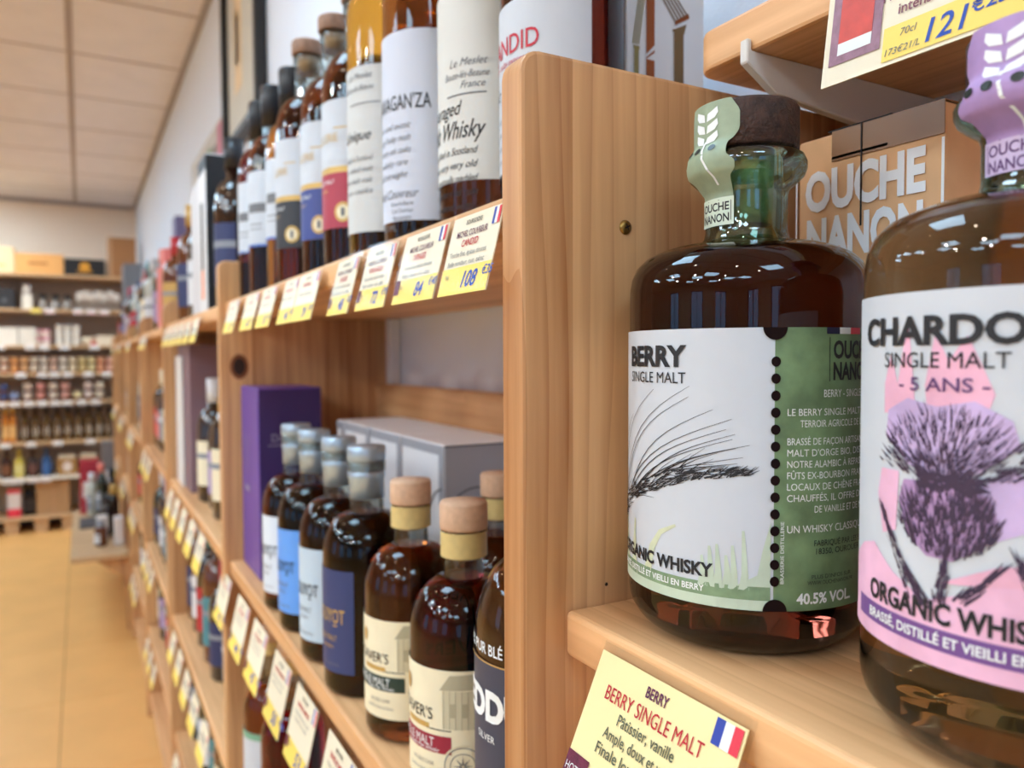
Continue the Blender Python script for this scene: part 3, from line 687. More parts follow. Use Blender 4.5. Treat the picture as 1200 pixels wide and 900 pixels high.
# ------------------------------------------------------------------ price tags
def price_tag(x, y, z, wd, h, tilt, label, lines, price=None, yellow=.32, pale=False, flag=True, film=True, group=None, pic=None, emblem=True):
    """card hanging from the shelf edge; lines = (text, size, y from top, material, bold)"""
    o = empty('price_tag', (x, y, z), label, 'price tag', group); o.rotation_euler = (0, R_(tilt), 0)
    t = .0006; b = MB(); b.box(-t, 0, -wd/2, wd/2, -h, 0, TAGPALE if pale else TAGPAPER); b.build('card', o)
    m = facemap(-t-.0002, wd/2, -h)
    L_ = lambda a, c: m(a, c)
    if yellow:
        q = MB(); q.rect(.0, wd, 0, h*yellow, L_, TAGYELLOW); q.build('yellow_band', o)
    m2 = facemap(-t-.0004, wd/2, -h)
    if flag:
        fw = flag if flag is not True else wd*.045; fh = h*.2 if flag is True else flag*2.2; x0 = wd-3*fw-.001
        q = MB()
        for i, mt in enumerate((FLAGB, WINK, FLAGR)): q.rect(x0+i*fw, x0+(i+1)*fw, h-.001-fh, h-.001, m2, mt)
        q.build('flag', o)
    if emblem:
        q = MB(); ew = emblem if emblem is not True else wd*.13; q.rect(0, ew, h*.13, h*.13+ew*1.15, m2, PLUM)
        if wd > .075:
            q.text('HOTTE', .0034, ew*.5, h*.13+ew*.62, facemap(-t-.0006, wd/2, -h), WINK, fit=ew*.85); q.text('VIN', .003, ew*.6, h*.13+ew*.22, facemap(-t-.0006, wd/2, -h), WINK)
        q.build('emblem', o)
    if lines or price:
        q = MB()
        for s, size, dy, mt, bo_, fit in lines: q.text(s, size, wd*.47, h-dy, m2, mt, bold=bo_, fit=fit)
        if price:
            q.text(price[0], h*.20, wd*.63, h*.08, m2, BLUEINK, 'C', .02, .25); q.text(price[1], h*.11, wd*.63+h*.30, h*.19, m2, BLUEINK, 'L', .01, .25)
            q.text('70cl', h*.055, wd*.14 if emblem else wd*.1, h*.20, m2, GREYINK, 'L')
        q.build('lettering', o)
    if film:
        q = MB(); q.rect(-.0015, wd+.0015, h*.02, h+.004, facemap(-.0016, wd/2, -h), FILM); q.build('holder_film', o)
        q = MB(); q.box(0.0005, .0012, -wd/2-.0015, wd/2+.0015, -.012, .004, FILM); q.build('holder_clip', o)
    return o
price_tag(.1955, .2258, 1.1225, .0830, .068, 24, 'big pale yellow price tag with French flag, under the squat barley-label bottle',
          [('BERRY', .0044, .0082, PURPINK, .02, .0128), ('BERRY SINGLE MALT', .0060, .0172, REDINK, 0, .0570), ('Pâtissier, vanille', .0046, .0238, OLIVINK, .01, .0335),
           ('Ample, doux et vanillé', .0046, .0306, OLIVINK, .01, .0450), ('Finale longue, suave', .0046, .0374, OLIVINK, .01, .0480)], ('54', '€90'), .30, True, .0042, emblem=.0145)
price_tag(.1955, .105, 1.1225, .083, .068, 24, 'pale yellow price tag on the front shelf edge under the squat thistle-label bottle',
          [('BERRY', .0044, .0082, PURPINK, .02, .0128), ('CHARDON SINGLE MALT', .0060, .0172, REDINK, 0, .0570)], ('69', '€90'), .30, True, .0042, emblem=.0145)
o = price_tag(.2825, .178, 1.4155, .088, .0545, 8, 'large price tag reading 121 euros with a red bottle picture, on the wall board',
          [('Longue, ample', .0044, .0215, mat('mauve_ink', (130, 70, 90), .6), .01, .034), ('Fruité, épicé', .0044, .0285, mat('mauve_ink'), .01, .030), ('intense', .0044, .0355, mat('mauve_ink'), .01, .016)], None, 0, False, False, emblem=False)
m = facemap(-.0010, .044, -.0545)
q = MB(); q.rect(.028, .088, .0015, .0150, m, TAGYELLOW); q.build('yellow_band', o)
q = MB(); m2 = facemap(-.0012, .044, -.0545)
q.text('121', .0090, .0535, .0034, m2, BLUEINK, 'C', .012, .2); q.text('€25', .0058, .0622, .0078, m2, BLUEINK, 'L', .01, .2); q.text('70cl', .0030, .0385, .0098, m2, GREYINK, 'C', shear=.2); q.text('173€21/L', .0028, .0365, .0034, m2, GREYINK, 'C', shear=.2); q.build('price_lettering', o)
q = MB(); q.rect(.003, .0265, .008, .052, m, mat('photo_grey', (150, 110, 128), .5, noise=.2, nscale=300)); q.rect(.007, .0225, .0115, .0165, m2, WINK); q.rect(.007, .0225, .0165, .0420, m2, mat('photo_amber', (205, 72, 60), .5, noise=.15, nscale=200)); q.rect(.007, .012, .0420, .050, m2, WINK); q.rect(.0135, .0155, .042, .052, m2, mat('photo_dark', (70, 60, 70), .5)); q.rect(.017, .0225, .0420, .050, m2, WINK); q.build('bottle_picture', o)

# --- main bay, upper shelf tags
UP = [(.353, .056, 'against the near upright', 'CANDID', ('108', '€35')), (.4195, .063, 'second from the near upright', 'OVERAGED', ('84', '€40')), (.4955, .058, 'third from the near upright', "INTRAVAGAN'ZA", ('72', '€95')), (.569, .052, 'fourth from the near upright', 'UNIQUE', ('48', '€20'))]
for y, wd, t, nm, pr in UP:
    price_tag(.1795, y, 1.3235, wd, .0435, 14.5, 'yellow and cream price tag %s, on the upper shelf edge' % t,
              [('BOURGOGNE', .0026, .0055, BLACK, .01, .018), ('MICHEL COUVREUR', .0035, .0120, PURPINK, .012, .035), (nm, .0038, .0175, REDINK, .012, .019 if len(nm) < 9 else .028),
               ('Tourbe fine, épices douces', .0030, .0228, GREYINK, 0, .042), ('Belle rondeur, cuir, tabac', .0030, .0278, GREYINK, 0, .042)], pr, .34, emblem=(nm != 'CANDID'))
for i, (y, wd) in enumerate([(.68, .07), (.745, .055), (.845, .07), (.938, .075), (1.062, .075)]):
    price_tag(.1795, y, 1.3235, wd, .0435, 14.5, 'small yellow-footed price tag, %s beyond the four large tags on the upper shelf edge' % ORD[i],
              [('BOURGOGNE', .0026, .0055, BLACK, .01, .018), ('SINGLE MALT', .0035, .0120, REDINK, .012, .030), ('Fruité, rond, épicé', .0030, .0200, GREYINK, 0, .042)], (str(39+7*i), '€50'), .34, emblem=False, film=False)
for i, (y, wd) in enumerate([(1.162, .078), (1.027, .078), (.920, .074), (.807, .07), (.709, .074), (.600, .074), (.495, .074), (.395, .074)]):
    price_tag(.1785, y, .9335, wd, .0685, 13, 'cream price tag, %s from the purple box end of the main bay lower shelf' % ORD[i],
              [('BRETAGNE', .0034, .008, BLACK, .01, .018), ('SINGLE MALT', .0048, .0165, REDINK, .014, .040), ('Notes de fruits secs, miel', .0034, .0235, GREYINK, 0, .046), ('boisé fin et vanille', .0034, .0295, GREYINK, 0, .040)], (str(41+3*i), '€90'), .30, film=i > 2)

# ------------------------------------------------------------------ main bay, upper shelf bottles
g1 = 'bottles on the upper shelf of the main bay'
SCRIPT = GREYINK
def tall_label(o, R, z0, z1, a0=95, a1=262, mt=WHITE): return label_on(o, R, a0, a1, z0, z1, mt)
# CANDID, Overaged, Intravagan'za, Unique
def tall(x, y, label, paint, z0, z1, mt=WHITE, liq=A_DARK, R=.0385, turn=196):
    o = bottle((x, y, S1), R, .222, .262, .0155, .318, liq, 'black', label, g1)
    l = tall_label(o, R, z0, z1, mt=mt); b = MB(); paint(b, cylmap(R+.0009, turn)); b.build('lettering', l); return o
def p_candid(b, m):
    b.text('CANDID', .0115, .0015, .098, m, REDINK, bold=.005, fit=.052); b.text('very malty expression', .0040, .0040, .0915, m, REDINK, shear=.3, fit=.044)
    b.text('Malt Whisky', .008, .002, .074, m, BLACK, shear=.35)
    for i in range(5): b.text('distilled in Scotland, aged in Burgundy', .0035, 0, .060-.008*i, m, GREYINK, shear=.35, fit=.05)
tall(.2625, .4025, 'tall bottle with white label titled in red capitals, just past the near upright', p_candid, .030, .128, liq=amber('mahogany', (84, 30, 18)), turn=177)
GOFF = .008
def p_over(b, m):
    b.text('Le Meslet', .0055, .0060+GOFF, .117, m, GREYINK, shear=.4); b.text('Bouze-lès-Beaune', .005, .0040+GOFF, .109, m, GREYINK, shear=.4, fit=.036); b.text('France', .005, .0100+GOFF, .102, m, GREYINK, shear=.4); b.rect(-.004, .028, .0975, .0985, m, GREYINK, 6)
    b.text('Overaged', .0100, -.011, .0850, m, BLACK, shear=.4, fit=.042); b.text('Malt Whisky', .0125, -.0045, .0690, m, BLACK, bold=.004, shear=.4, fit=.064)
    for i, s in enumerate(('distilled in Scotland', 'this very very old', 'exceptionally marbled', 'in old cherry oak casks', 'is without water')): b.text(s, .0052, -.002, .0580-.0093*i, m, BLACK, shear=.4, fit=.048-.004*(i == 4))
    b.text('aged in France', .0036, -.014, .0130, m, GREYINK, shear=.4); b.text('700 ml', .0036, .022, .0075, m, GREYINK, shear=.4)
tall(.2625, .495, 'tall bottle with ivory label covered in large black slanted script', p_over, .040, .170, mat('ivory_paper', (208, 208, 202), .55))
def p_intra(b, m):
    b.text("INTRAVAGAN'ZA", .0120, -.003, .1150, m, BLACK, bold=.005, fit=.078)
    for i, s in enumerate(('a rare and exotic', 'peaty fruity malt', 'in cherry oak casks', 'is whisky rare', 'and straight')): b.text(s, .0052, -.003, .1000-.0095*i, m, GREYINK, shear=.4, fit=.045-.006*(i > 2))
    b.text('Michel Couvreur', .0075, -.002, .0460, m, GREYINK, shear=.4, fit=.055)
    for i, s in enumerate(('Bouze-lès-Beaune', 'Cave Couvreur', 'Bourgogne')): b.text(s, .0034, .0100, .0400-.0055*i, m, GREYINK, fit=.022-.004*(i == 2))
    b.text('700 ML', .0055, -.006, .0205, m, GREYINK)
tall(.257, .595, 'tall bottle with blue-white label titled in black capitals', p_intra, .028, .176, mat('cool_paper', (200, 206, 220), .55), amber('chestnut', (160, 84, 30)))
def p_uniq(b, m):
    b.text('Le Meslet', .0055, .006, .163, m, GREYINK, shear=.4); b.text('Bouze-lès-Beaune', .005, .004, .153, m, GREYINK, shear=.4, fit=.036); b.rect(-.006, .028, .141, .142, m, GREYINK, 6)
    b.text('Unique', .0095, .001, .110, m, BLACK, shear=.4)
    for i, s in enumerate(('distilled in Scotland', 'this vatted malt', 'with malt oak', 'rare casks')): b.text(s, .005, 0, .092-.0095*i, m, GREYINK, shear=.4, fit=.042)
tall(.252, .674, 'tall bottle with grey-white label and honey-coloured whisky above it', p_uniq, .030, .174, mat('grey_paper', (200, 202, 200), .55), amber('honey', (225, 150, 50)))
# three corked bottles with two-tone labels
for x, y, word, low, mt in [(.251, .754, 'red', 'crimson', mat('crimson_paper', (168, 52, 72), .5)), (.250, .835, 'blue', 'royal blue', mat('royal_paper', (58, 72, 138), .5)), (.2405, .914, 'black', 'black', mat('charcoal_paper', (42, 44, 50), .5))]:
    Rb = .0385; o = bottle((x, y, S1), Rb, .180, .222, .0150, .272, A_DARK, 'glasscork', 'corked bottle whose white label has a gold line and %s lower half' % word, g1)
    l = label_on(o, Rb, 95, 262, .045, .168, WHITE)
    band_on(o, Rb, 95, 262, .045, .098, mt, l, '%s_lower_half' % ('dark' if word == 'black' else word)); band_on(o, Rb, 95, 262, .098, .104, GOLDINK, l, 'gold_line')
    b = MB(); m = cylmap(Rb+.001, 180); b.text('DISTILLERIE', .0085, .000, .128, m, GOLDINK, fit=.05); b.text('SINGLE MALT', .004, .004, .088, m, WINK); b.text('WHISKY', .003, .004, .080, m, GOLDINK)
    b.ring(.030, .060, .007, .0095, m, GOLDINK); b.disc(.030, .060, .0068, .0068, m, CREAM); b.rect(.028, .032, .056, .064, m, GREYINK); b.rect(.020, .036, .140, .1412, m, GOLDINK, 4); b.build('lettering', l)
# three slim bottles with white labels, then the far end
for i, (x, y, R, stop, tone) in enumerate([(.240, .989, .034, 'black', A_MID), (.233, 1.066, .034, 'black', A_DARK), (.231, 1.140, .032, 'black', A_RED)]):
    o = bottle((x, y, S1), R, .172, .215, .0145, .272, tone, stop, 'slim bottle with plain white label and black capsule, %s past the black-label bottle' % ORD[i], g1)
    l = label_on(o, R, 95, 262, .066, .164, WHITE); b = MB(); m = cylmap(R+.0009, 180)
    b.rect(.004, .040, .110, .122, m, GREYINK, 6); b.rect(.006, .03, .094, .0955, m, GREYINK, 4); b.rect(.006, .03, .088, .0892, m, GREYINK, 4); b.rect(-.04, .046, .066, .069, m, mat('edge_teal', (70, 110, 190), .5), 8); b.build('lettering', l)
# white carton with bronze building print behind the CANDID bottle
gx = empty('gift_box', (.345, .435, S1), 'white gift carton printed with bronze columns, behind the near upright', 'box')
b = MB(); b.bbox(-.035, .031, -.035, .035, 0, .20, mat('satin_white_card', (226, 226, 230), .35), .001, 2); b.build('box_body', gx)
b = MB(); m = frontmap(0, -.0355, 0); BRZ = mat('bronze_print', (122, 92, 56), .35, .4); COP = mat('copper_print', (158, 84, 40), .35, .4); OLV = mat('olive_gold_print', (150, 136, 88), .4, .3)
m_ = m; m = lambda a, c: m_(a, c if c == 0 else c+.014)
b.rect(-.0295, -.0255, 0, .105, m, OLV); b.rect(-.0300, -.0250, .105, .107, m, OLV)
for k in range(4): b.stroke([(-.0305+.0015*k, .108), (-.022+.0015*k, .160)], .0009, m, OLV, False)
b.rect(-.0195, -.0125, 0, .100, m, COP); b.poly([(-.0195, .100), (-.0125, .105), (-.0125, .107), (-.0195, .101)], m, COP); b.poly([(-.0195, .103), (-.0125, .110), (-.0125, .16), (-.0195, .16)], m, COP)
b.rect(.0040, .0125, 0, .122, m, BRZ); b.poly([(.0030, .122), (.0130, .122), (.0150, .129), (.0025, .123)], m, BRZ)
for k in range(5): b.stroke([(-.006+.0026*k, .142+.001*k), (.006+.0026*k, .128+.0015*k)], .0011, m, BRZ, False)
b.poly([(.0050, .1265), (.0175, .1335), (.0165, .1365), (.0045, .1290)], m, COP); b.build('bronze_print', gx)

# ------------------------------------------------------------------ main bay, lower shelf
g2 = 'bottles on the lower shelf of the main bay'
for i, (y, word, mt, ink) in enumerate([(.6695, 'navy', mat('navy_label', (50, 62, 108), .5), GOLDINK), (.7545, 'pale grey-blue', mat('frost_label', (186, 204, 218), .5), BLACK), (.849, 'sky blue', mat('sky_label', (98, 156, 232), .5), BLACK), (.930, 'white', mat('snow_label', (214, 222, 230), .5), BLACK)]):
    R = .0398; o = bottle((.224, y, S2), R, .122, .158, .0150, .205, amber('cola', (120, 44, 22)), 'capsule', 'round-shouldered bottle with %s label and pewter capsule on the lower shelf' % word, g2)
    l = label_on(o, R, 95, 234, .022, .112, mt); b = MB(); m = cylmap(R+.0010, 193)
    b.text('ROUYOT', .0125, .0000, .0660, m, ink, bold=.008, fit=.041); b.rect(.0075, .0125, .0630, .0642, m, ink, 2)
    b.text('SINGLE MALT', .0050, -.004, .0500, m, ink if i == 0 else GREYINK, fit=.032); b.text('WHISKY', .0032, 0, .043, m, ink if i == 0 else GREYINK); b.text('70CL 46% VOL', .0026, .003, .028, m, GREYINK); b.build('lettering', l)
def oliver(x, y, word, mt, liq, seal, turn=198):
    R = .0375; o = bottle((x, y, S2), R, .112, .148, .0135, .180, liq, 'cork', 'cork-stoppered bottle with cream label and %s band on the lower shelf' % word, g2)
    l = label_on(o, R, 95, 268, .020, .096, CREAM); b = MB(); m = cylmap(R+.0011, turn); m1 = cylmap(R+.0008, turn)
    b.rect(-.05, .028, .0415, .0530, m1, mt, 12); b.rect(-.012, .012, .0565, .0600, m1, GOLDINK, 6); b.rect(.010, .028, .0565, .0572, m1, mat('deep_green_ink', (30, 52, 48), .5), 5)
    # farmhouse etching
    HS = mat('etching_ink', (176, 168, 140), .6)
    b.poly([(.020, .083), (.027, .093), (.042, .094), (.046, .084)], m1, HS); b.rect(.022, .044, .058, .083, m1, mat('etching_wash', (205, 197, 166), .6), 5)
    for k in range(6): b.rect(.023+.004*k, .0235+.004*k, .058, .083, m, HS)
    b.rect(.027, .031, .066, .075, m, HS, 2); b.rect(.035, .039, .066, .075, m, HS, 2)
    b.disc(-.0115, .0820, .003, .0055, m, GOLDINK)
    b.text("TAVER'S", .0080, -.002, .0630, m, BLACK, fit=.034)
    b.text('SINGLE MALT', .0062, -.004, .0455, m, WINK, fit=.040); b.text('Single Malt Whisky', .0026, .006, .0426, m, WINK, shear=.4, fit=.028)
    b.text('DOUBLE CASK', .0026, .006, .033, m, GREYINK, fit=.02); b.text('Distillé et élevé en France', .0026, .006, .0275, m, GREYINK, fit=.026)
    if seal:
        b.disc(.0360, .0345, .0138, .0138, m, CREAM, 36); m3 = cylmap(R+.0013, turn); b.ring(.0360, .0345, .0118, .0124, m3, GREYINK); b.ring(.0360, .0345, .0080, .0085, m3, GREYINK)
        for k in range(8): a = k*pi/4; b.poly([(.036+.0012*cos(a-.5), .0345+.0012*sin(a-.5)), (.036+.007*cos(a), .0345+.007*sin(a)), (.036+.0012*cos(a+.5), .0345+.0012*sin(a+.5))], m3, GREYINK)
    b.build('lettering', l); return o
oliver(.2285, .574, 'dark green', mat('bottle_green_band', (36, 58, 50), .5), amber('copper', (185, 92, 40)), False)
oliver(.226, .471, 'wine red', mat('wine_band', (150, 34, 58), .5), A_RED, True, 189)
oliver(.306, .567, 'navy', mat('navy_band', (40, 48, 84), .5), A_DARK, False)['label'] = 'cork-stoppered bottle half hidden behind the near upright, in the second row'
R = .0402; o = bottle((.2275, .3675, S2), R, .142, .185, .0150, .225, amber('smoky', (150, 100, 55)), 'cork', 'bottle with navy label in big white capitals, partly behind the near upright', g2)
l = label_on(o, R, 95, 268, .040, .133, mat('slate_label', (62, 66, 84), .5)); b = MB(); m = cylmap(R+.0010, 180)
b.text('EDDU', .0160, .006, .1020, m, WINK, bold=.05, fit=.052); b.text('SILVER', .004, .004, .090, m, WINK); b.rect(-.05, .056, .1322, .1330, m, GOLDINK, 16); b.build('lettering', l)
b = MB(); m = cylmap(R+.0006, 180); b.text('100% PUR BLÉ NOIR', .0062, .0060, .1370, m, WINK, bold=.01, fit=.062); b.build('upper_lettering', o)
# purple tube carton
px = empty('gift_box', (.245, 1.12, S2), 'tall purple gift carton at the far end of the lower shelf', 'box')
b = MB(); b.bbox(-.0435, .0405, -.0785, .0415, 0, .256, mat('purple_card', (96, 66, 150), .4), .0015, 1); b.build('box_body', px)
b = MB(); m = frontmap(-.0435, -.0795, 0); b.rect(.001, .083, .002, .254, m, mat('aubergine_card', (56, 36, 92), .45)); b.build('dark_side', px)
b = MB(); m = frontmap(-.0435, -.0800, 0); b.text('DALMORE', .0105, .048, .185, m, mat('silver_print', (150, 145, 170), .4), fit=.062); b.rect(.012, .080, .1795, .1805, m, mat('silver_print')); m = facemap(-.0440, .01, 0)
b.stroke([(-.004, .19), (.006, .15), (.010, .13)], .003, m, mat('silver_print')); b.stroke([(.024, .19), (.014, .15), (.010, .13)], .003, m, mat('silver_print')); b.rect(-.004, .024, .11, .118, m, mat('silver_print')); b.build('lettering', px)
# white cartons behind the bottles
WCARD = mat('white_carton', (238, 240, 246), .5); GCARD = mat('grey_carton', (176, 178, 188), .5)
for i, (y0, y1) in enumerate([(.681, .793), (.796, .899), (.902, 1.0), (1.003, 1.038)]):
    o = empty('gift_box', (.354, (y0+y1)/2, S2), ['white carton with reed drawing on its grey end, nearest of the carton row', 'white carton, second of the row behind the capsule bottles', 'white carton, third of the row behind the capsule bottles', 'narrow white carton by the purple box at the end of the row'][i], 'box', 'white cartons on the lower shelf')
    h = (y1-y0)/2; b = MB(); b.bbox(-.048, .046, -h, h, 0, .211, WCARD, .0012, 1); b.build('box_body', o)
    b = MB(); b.rect(-.047, .045, .001, .210, frontmap(0, -h-.0006, 0), GCARD); b.rect(-.048, .046, .2085, .2098, frontmap(0, -h-.0009, 0), BLACK); b.build('end_panel', o)
    b = MB(); m = facemap(-.0487, 0, 0); b.rect(-h, h, .200, .2095, m, mat('silver_tab', (168, 172, 182), .4)); b.rect(h-.012, h, .15, .2, m, mat('silver_tab')); b.build('tab', o)
    if i == 0:
        b = MB(); m = frontmap(0, -h-.001, 0); b.ring(-.012, .13, .036, .038, m, GREYINK, 30, 20, 175)
        m3 = facemap(-.049, 0, 0); b.ring(h, .13, .036, .038, m3, GREYINK, 16, 95, 178)
        for k in range(5): b.stroke([(-.046+.004*k, .05), (-.044+.005*k, .10), (-.046+.008*k, .145)], .0016, m, mat('reed_ink', (130, 118, 80), .6))
        b.build('reed_drawing', o)
# lower still: two bottles under the lower shelf at the far end
o = bottle((.228, 1.105, S3), .040, .135, .175, .015, .235, A_MID, 'cork', 'amber bottle with white label seen beneath the lower shelf of the main bay', g2); l = label_on(o, .040, 95, 262, .030, .115, WHITE); b = MB(); b.cylpatch(.0408, 95, 262, .106, .115, mat('mint_print', (120, 170, 140), .5)); b.build('label_band', l)
o = bottle((.228, .985, S3), .040, .150, .185, .015, .250, amber('cherry', (160, 20, 45)), 'cork', 'red bottle seen beneath the lower shelf of the main bay', g2); label_on(o, .040, 95, 262, .030, .11, mat('wine_paper', (120, 24, 48), .5))

# ------------------------------------------------------------------ bays further along
DG = mat('dark_bottle_glass', (34, 18, 12), .06, coat=.6); AG = mat('amber_bottle_glass', (92, 44, 16), .08, coat=.6); GG = mat('green_bottle_glass', (24, 40, 28), .06, coat=.6); CG = mat('pale_bottle_glass', (188, 190, 180), .1, coat=.4)
SHADES = [('cream', (226, 216, 186)), ('white', (214, 216, 220)), ('navy', (44, 52, 92)), ('red', (178, 40, 48)), ('salmon', (228, 130, 118)), ('grey', (130, 134, 142)), ('gold', (190, 150, 80)), ('teal', (70, 130, 140)), ('lilac', (160, 140, 180)), ('black', (30, 30, 34))]
def plain_bottle(loc, kind, lab, capw, label, group, R=.037, H=.27, seg=20):
    b = MB(); g = {'dark': DG, 'amber': AG, 'green': GG, 'pale': CG}[kind]
    hb, hs, rn = H*.58, H*.76, .0145
    b.lathe([(R-.006, 0), (R, .006)] + shoulder(R, rn, hb, hs, 6) + [(rn, H-.05)], g, seg)
    b.lathe([(rn*1.12, H-.05), (rn*1.12, H), (0, H)], mat('cap_'+capw, dict(SHADES)[capw], .35), 14)
    b.cylpatch(R+.0006, 100, 262, H*.14, H*.50, mat('label_'+lab, dict(SHADES)[lab], .55), 12)
    b.cylpatch(R+.0012, 100, 262, H*.36, H*.40, mat('label_'+('grey' if lab != 'grey' else 'white'), dict(SHADES)['grey' if lab != 'grey' else 'white'], .55), 10)
    return tag(b.build('whisky_bottle', loc=loc), label, 'bottle', group)
def plain_tag(x, y, z, wd, h, tilt, label, group):
    b = MB(); b.box(-.0006, 0, -wd/2, wd/2, -h, 0, TAGPAPER); b.box(-.0010, -.0007, -wd/2, wd/2, -h, -h*.66, TAGYELLOW)
    b.box(-.0010, -.0007, -wd/2+.003, -wd/2+.008, -.014, -.003, FLAGR); b.box(-.0010, -.0007, -wd*.3, wd*.3, -.022, -.018, GREYINK); b.box(-.0010, -.0007, -wd*.35, wd*.35, -.030, -.028, GREYINK)
    o = b.build('price_tag', loc=(x, y, z)); o.rotation_euler = (0, R_(tilt), 0); return tag(o, label, 'price tag', group)
BAYN = ['second', 'third', 'fourth', 'fifth', 'sixth']
def is_box(bay, lev, i): return False
for bi in range(5):
    y0 = P0+BAY*(bi+1)+TH; n = 8 if bi == 0 else 6
    far = P0+BAY*(bi+2)
    for lev, (z, word) in enumerate([(S1, 'top'), (S2, 'upper middle'), (S3, 'lower middle'), (S4, 'low')]):
        i = 0
        for s in range(n):
            y = far-.055-.1*s
            if bi == 0 and lev == 0 and y < 1.87: continue      # gift cartons stand here
            if bi == 0 and lev == 1 and y > 1.74: continue     # tall mauve carton stands here
            if bi == 4 and lev == 0 and 4.9 < y < 5.2: continue
            if bi == 1 and lev == 0 and 2.36 < y < 2.78: continue
            kind = rnd.choice(['dark', 'dark', 'amber', 'green', 'dark', 'pale' if bi > 1 else 'amber']); lab = rnd.choice(SHADES[:9])[0]; cp = rnd.choice(SHADES)[0]
            H = rnd.uniform(.23, .285) if lev else rnd.uniform(.25, .30)
            plain_bottle((.240+rnd.uniform(0, .014), y, z), kind, lab, cp, '%s bottle, %s cap, %s label, %s from far end, %s shelf, %s bay' % (kind, cp, lab, ORD[i], word, BAYN[bi]), 'bottles in the %s bay' % BAYN[bi], .036 if lab != 'gold' else .039, H)
            i += 1
    for lev, (z, word) in enumerate([(S1, 'top'), (S2, 'upper middle'), (S3, 'lower middle'), (S4, 'low')]):
        h = .0435 if lev == 0 else .062
        for s in range((6 if lev == 0 else 5) if bi == 0 else 3):
            y = far-(.085 if lev == 0 else .115)-(.105 if lev == 0 else .128)*s
            plain_tag(.1785, y, z-.012, .076, h, 14, 'yellow-footed price tag, %s from far end, %s shelf, %s bay' % (ORD[s], word, BAYN[bi]), 'price tags in the %s bay' % BAYN[bi])
def carton(name, x0, x1, y0, y1, z, h, rgb, label, extra=None, bev=.0015, rough=.5, group=None):
    cx, cy = (x0+x1)/2, (y0+y1)/2; o = empty(name, (cx, cy, z), label, 'box', group)
    b = MB(); b.bbox(x0-cx, x1-cx, y0-cy, y1-cy, 0, h, mat('card_%d_%d_%d' % rgb, rgb, rough, noise=.03, nscale=30), bev, 1); b.build('box_body', o)
    if extra:
        b = MB(); extra(b, facemap(x0-cx-.0006, y1-cy, 0), frontmap(x0-cx, y0-cy-.0006, 0)); b.build('print', o)
    return o
MATB = mat('matt_black_card', (24, 24, 28), .5); ORANGE = mat('orange_card', (236, 130, 40), .5); SNOW = mat('snow_card', (222, 222, 224), .5)
def whitebox(b, f, g):
    b.rect(.0, .1, .265, .29, f, MATB); b.rect(.030, .060, .085, .21, f, MATB); b.rect(.030, .060, .03, .085, f, ORANGE); b.rect(0, .07, 0, .29, g, MATB); b.rect(.0, .0, 0, 0, f, MATB)
carton('gift_box', .205, .275, 1.50, 1.60, S1, .292, (224, 224, 226), 'tall white gift carton with black slot and orange foot, on top of second bay', whitebox)
carton('gift_box', .209, .28, 1.63, 1.75, S1, .27, (206, 206, 210), 'tall white gift carton with black side behind the orange-footed carton', lambda b, f, g: b.rect(0, .068, 0, .268, g, MATB))
plain_bottle((.238, 1.400, S1), 'dark', 'navy', 'black', 'dark blue bottle with navy label standing just past the main bay upright', 'bottles in the second bay', .034, .295)
carton('gift_box', .205, .30, 1.80, 2.02, S2, .325, (128, 102, 112), 'tall mauve-grey carton against the third upright, on the upper middle shelf')
carton('gift_box', .1995, .204, 1.90, 2.02, S2, .30, (216, 214, 212), 'thin upright white card leaning by the mauve carton')
carton('gift_box', .225, .33, 4.93, 5.17, S1, .46, (118, 120, 126), 'tall grey carton standing on top of the far end of the shelving')
carton('gift_box', .215, .29, 2.43, 2.51, S1, .235, (232, 128, 124), 'salmon pink carton on the top shelf of the third bay')
carton('gift_box', .215, .29, 2.60, 2.68, S1, .20, (226, 140, 134), 'paler pink carton beside the salmon one on the top shelf of the third bay')
carton('gift_box', .30, .38, 2.52, 2.62, S1, .345, (176, 36, 96), 'magenta carton standing behind the pink cartons of the third bay')
carton('gift_box', .30, .37, 2.95, 3.05, S1, .42, (120, 118, 160), 'tall grey-lilac carton at the back of the fourth bay top')

# ------------------------------------------------------------------ things on the right wall
pf = empty('picture_frame', (.428, 2.29, 2.4), 'tall black framed picture with cream print on the white wall', 'picture')
b = MB(); y0, y1, z0, z1, t = -.27, .26, -.53, .06, .028
for a, c, d, e in ((y0, y0+t, z0, z1), (y1-t, y1, z0, z1), (y0+t, y1-t, z0, z0+t), (y0+t, y1-t, z1-t, z1)): b.bbox(-.03, 0, a, c, d, e, mat('black_frame', (30, 28, 28), .4), .003, 1)
b.build('frame', pf)
b = MB(); b.box(-.012, -.002, y0+t, y1-t, z0+t, z1-t, mat('cream_print', (206, 202, 188), .6, noise=.05, nscale=8)); o = b.build('print', pf)
b = MB(); m = facemap(-.0125, .1, -.4); b.rect(-.02, .10, .02, .33, m, mat('peach_wash', (226, 200, 160), .6, noise=.1, nscale=12)); b.rect(0, .05, .10, .25, m, mat('straw_wash', (220, 206, 150), .6)); b.build('colour_field', o)
pb = MB(); pb.box(.420, .4285, 2.60, 3.46, 1.62, 2.042, mat('poster_ground', (196, 190, 180), .6, noise=.06, nscale=6)); po = pb.build('wall_poster'); tag(po, 'wide colourful printed board with green and pink stripes on the wall beyond the frame', 'poster')
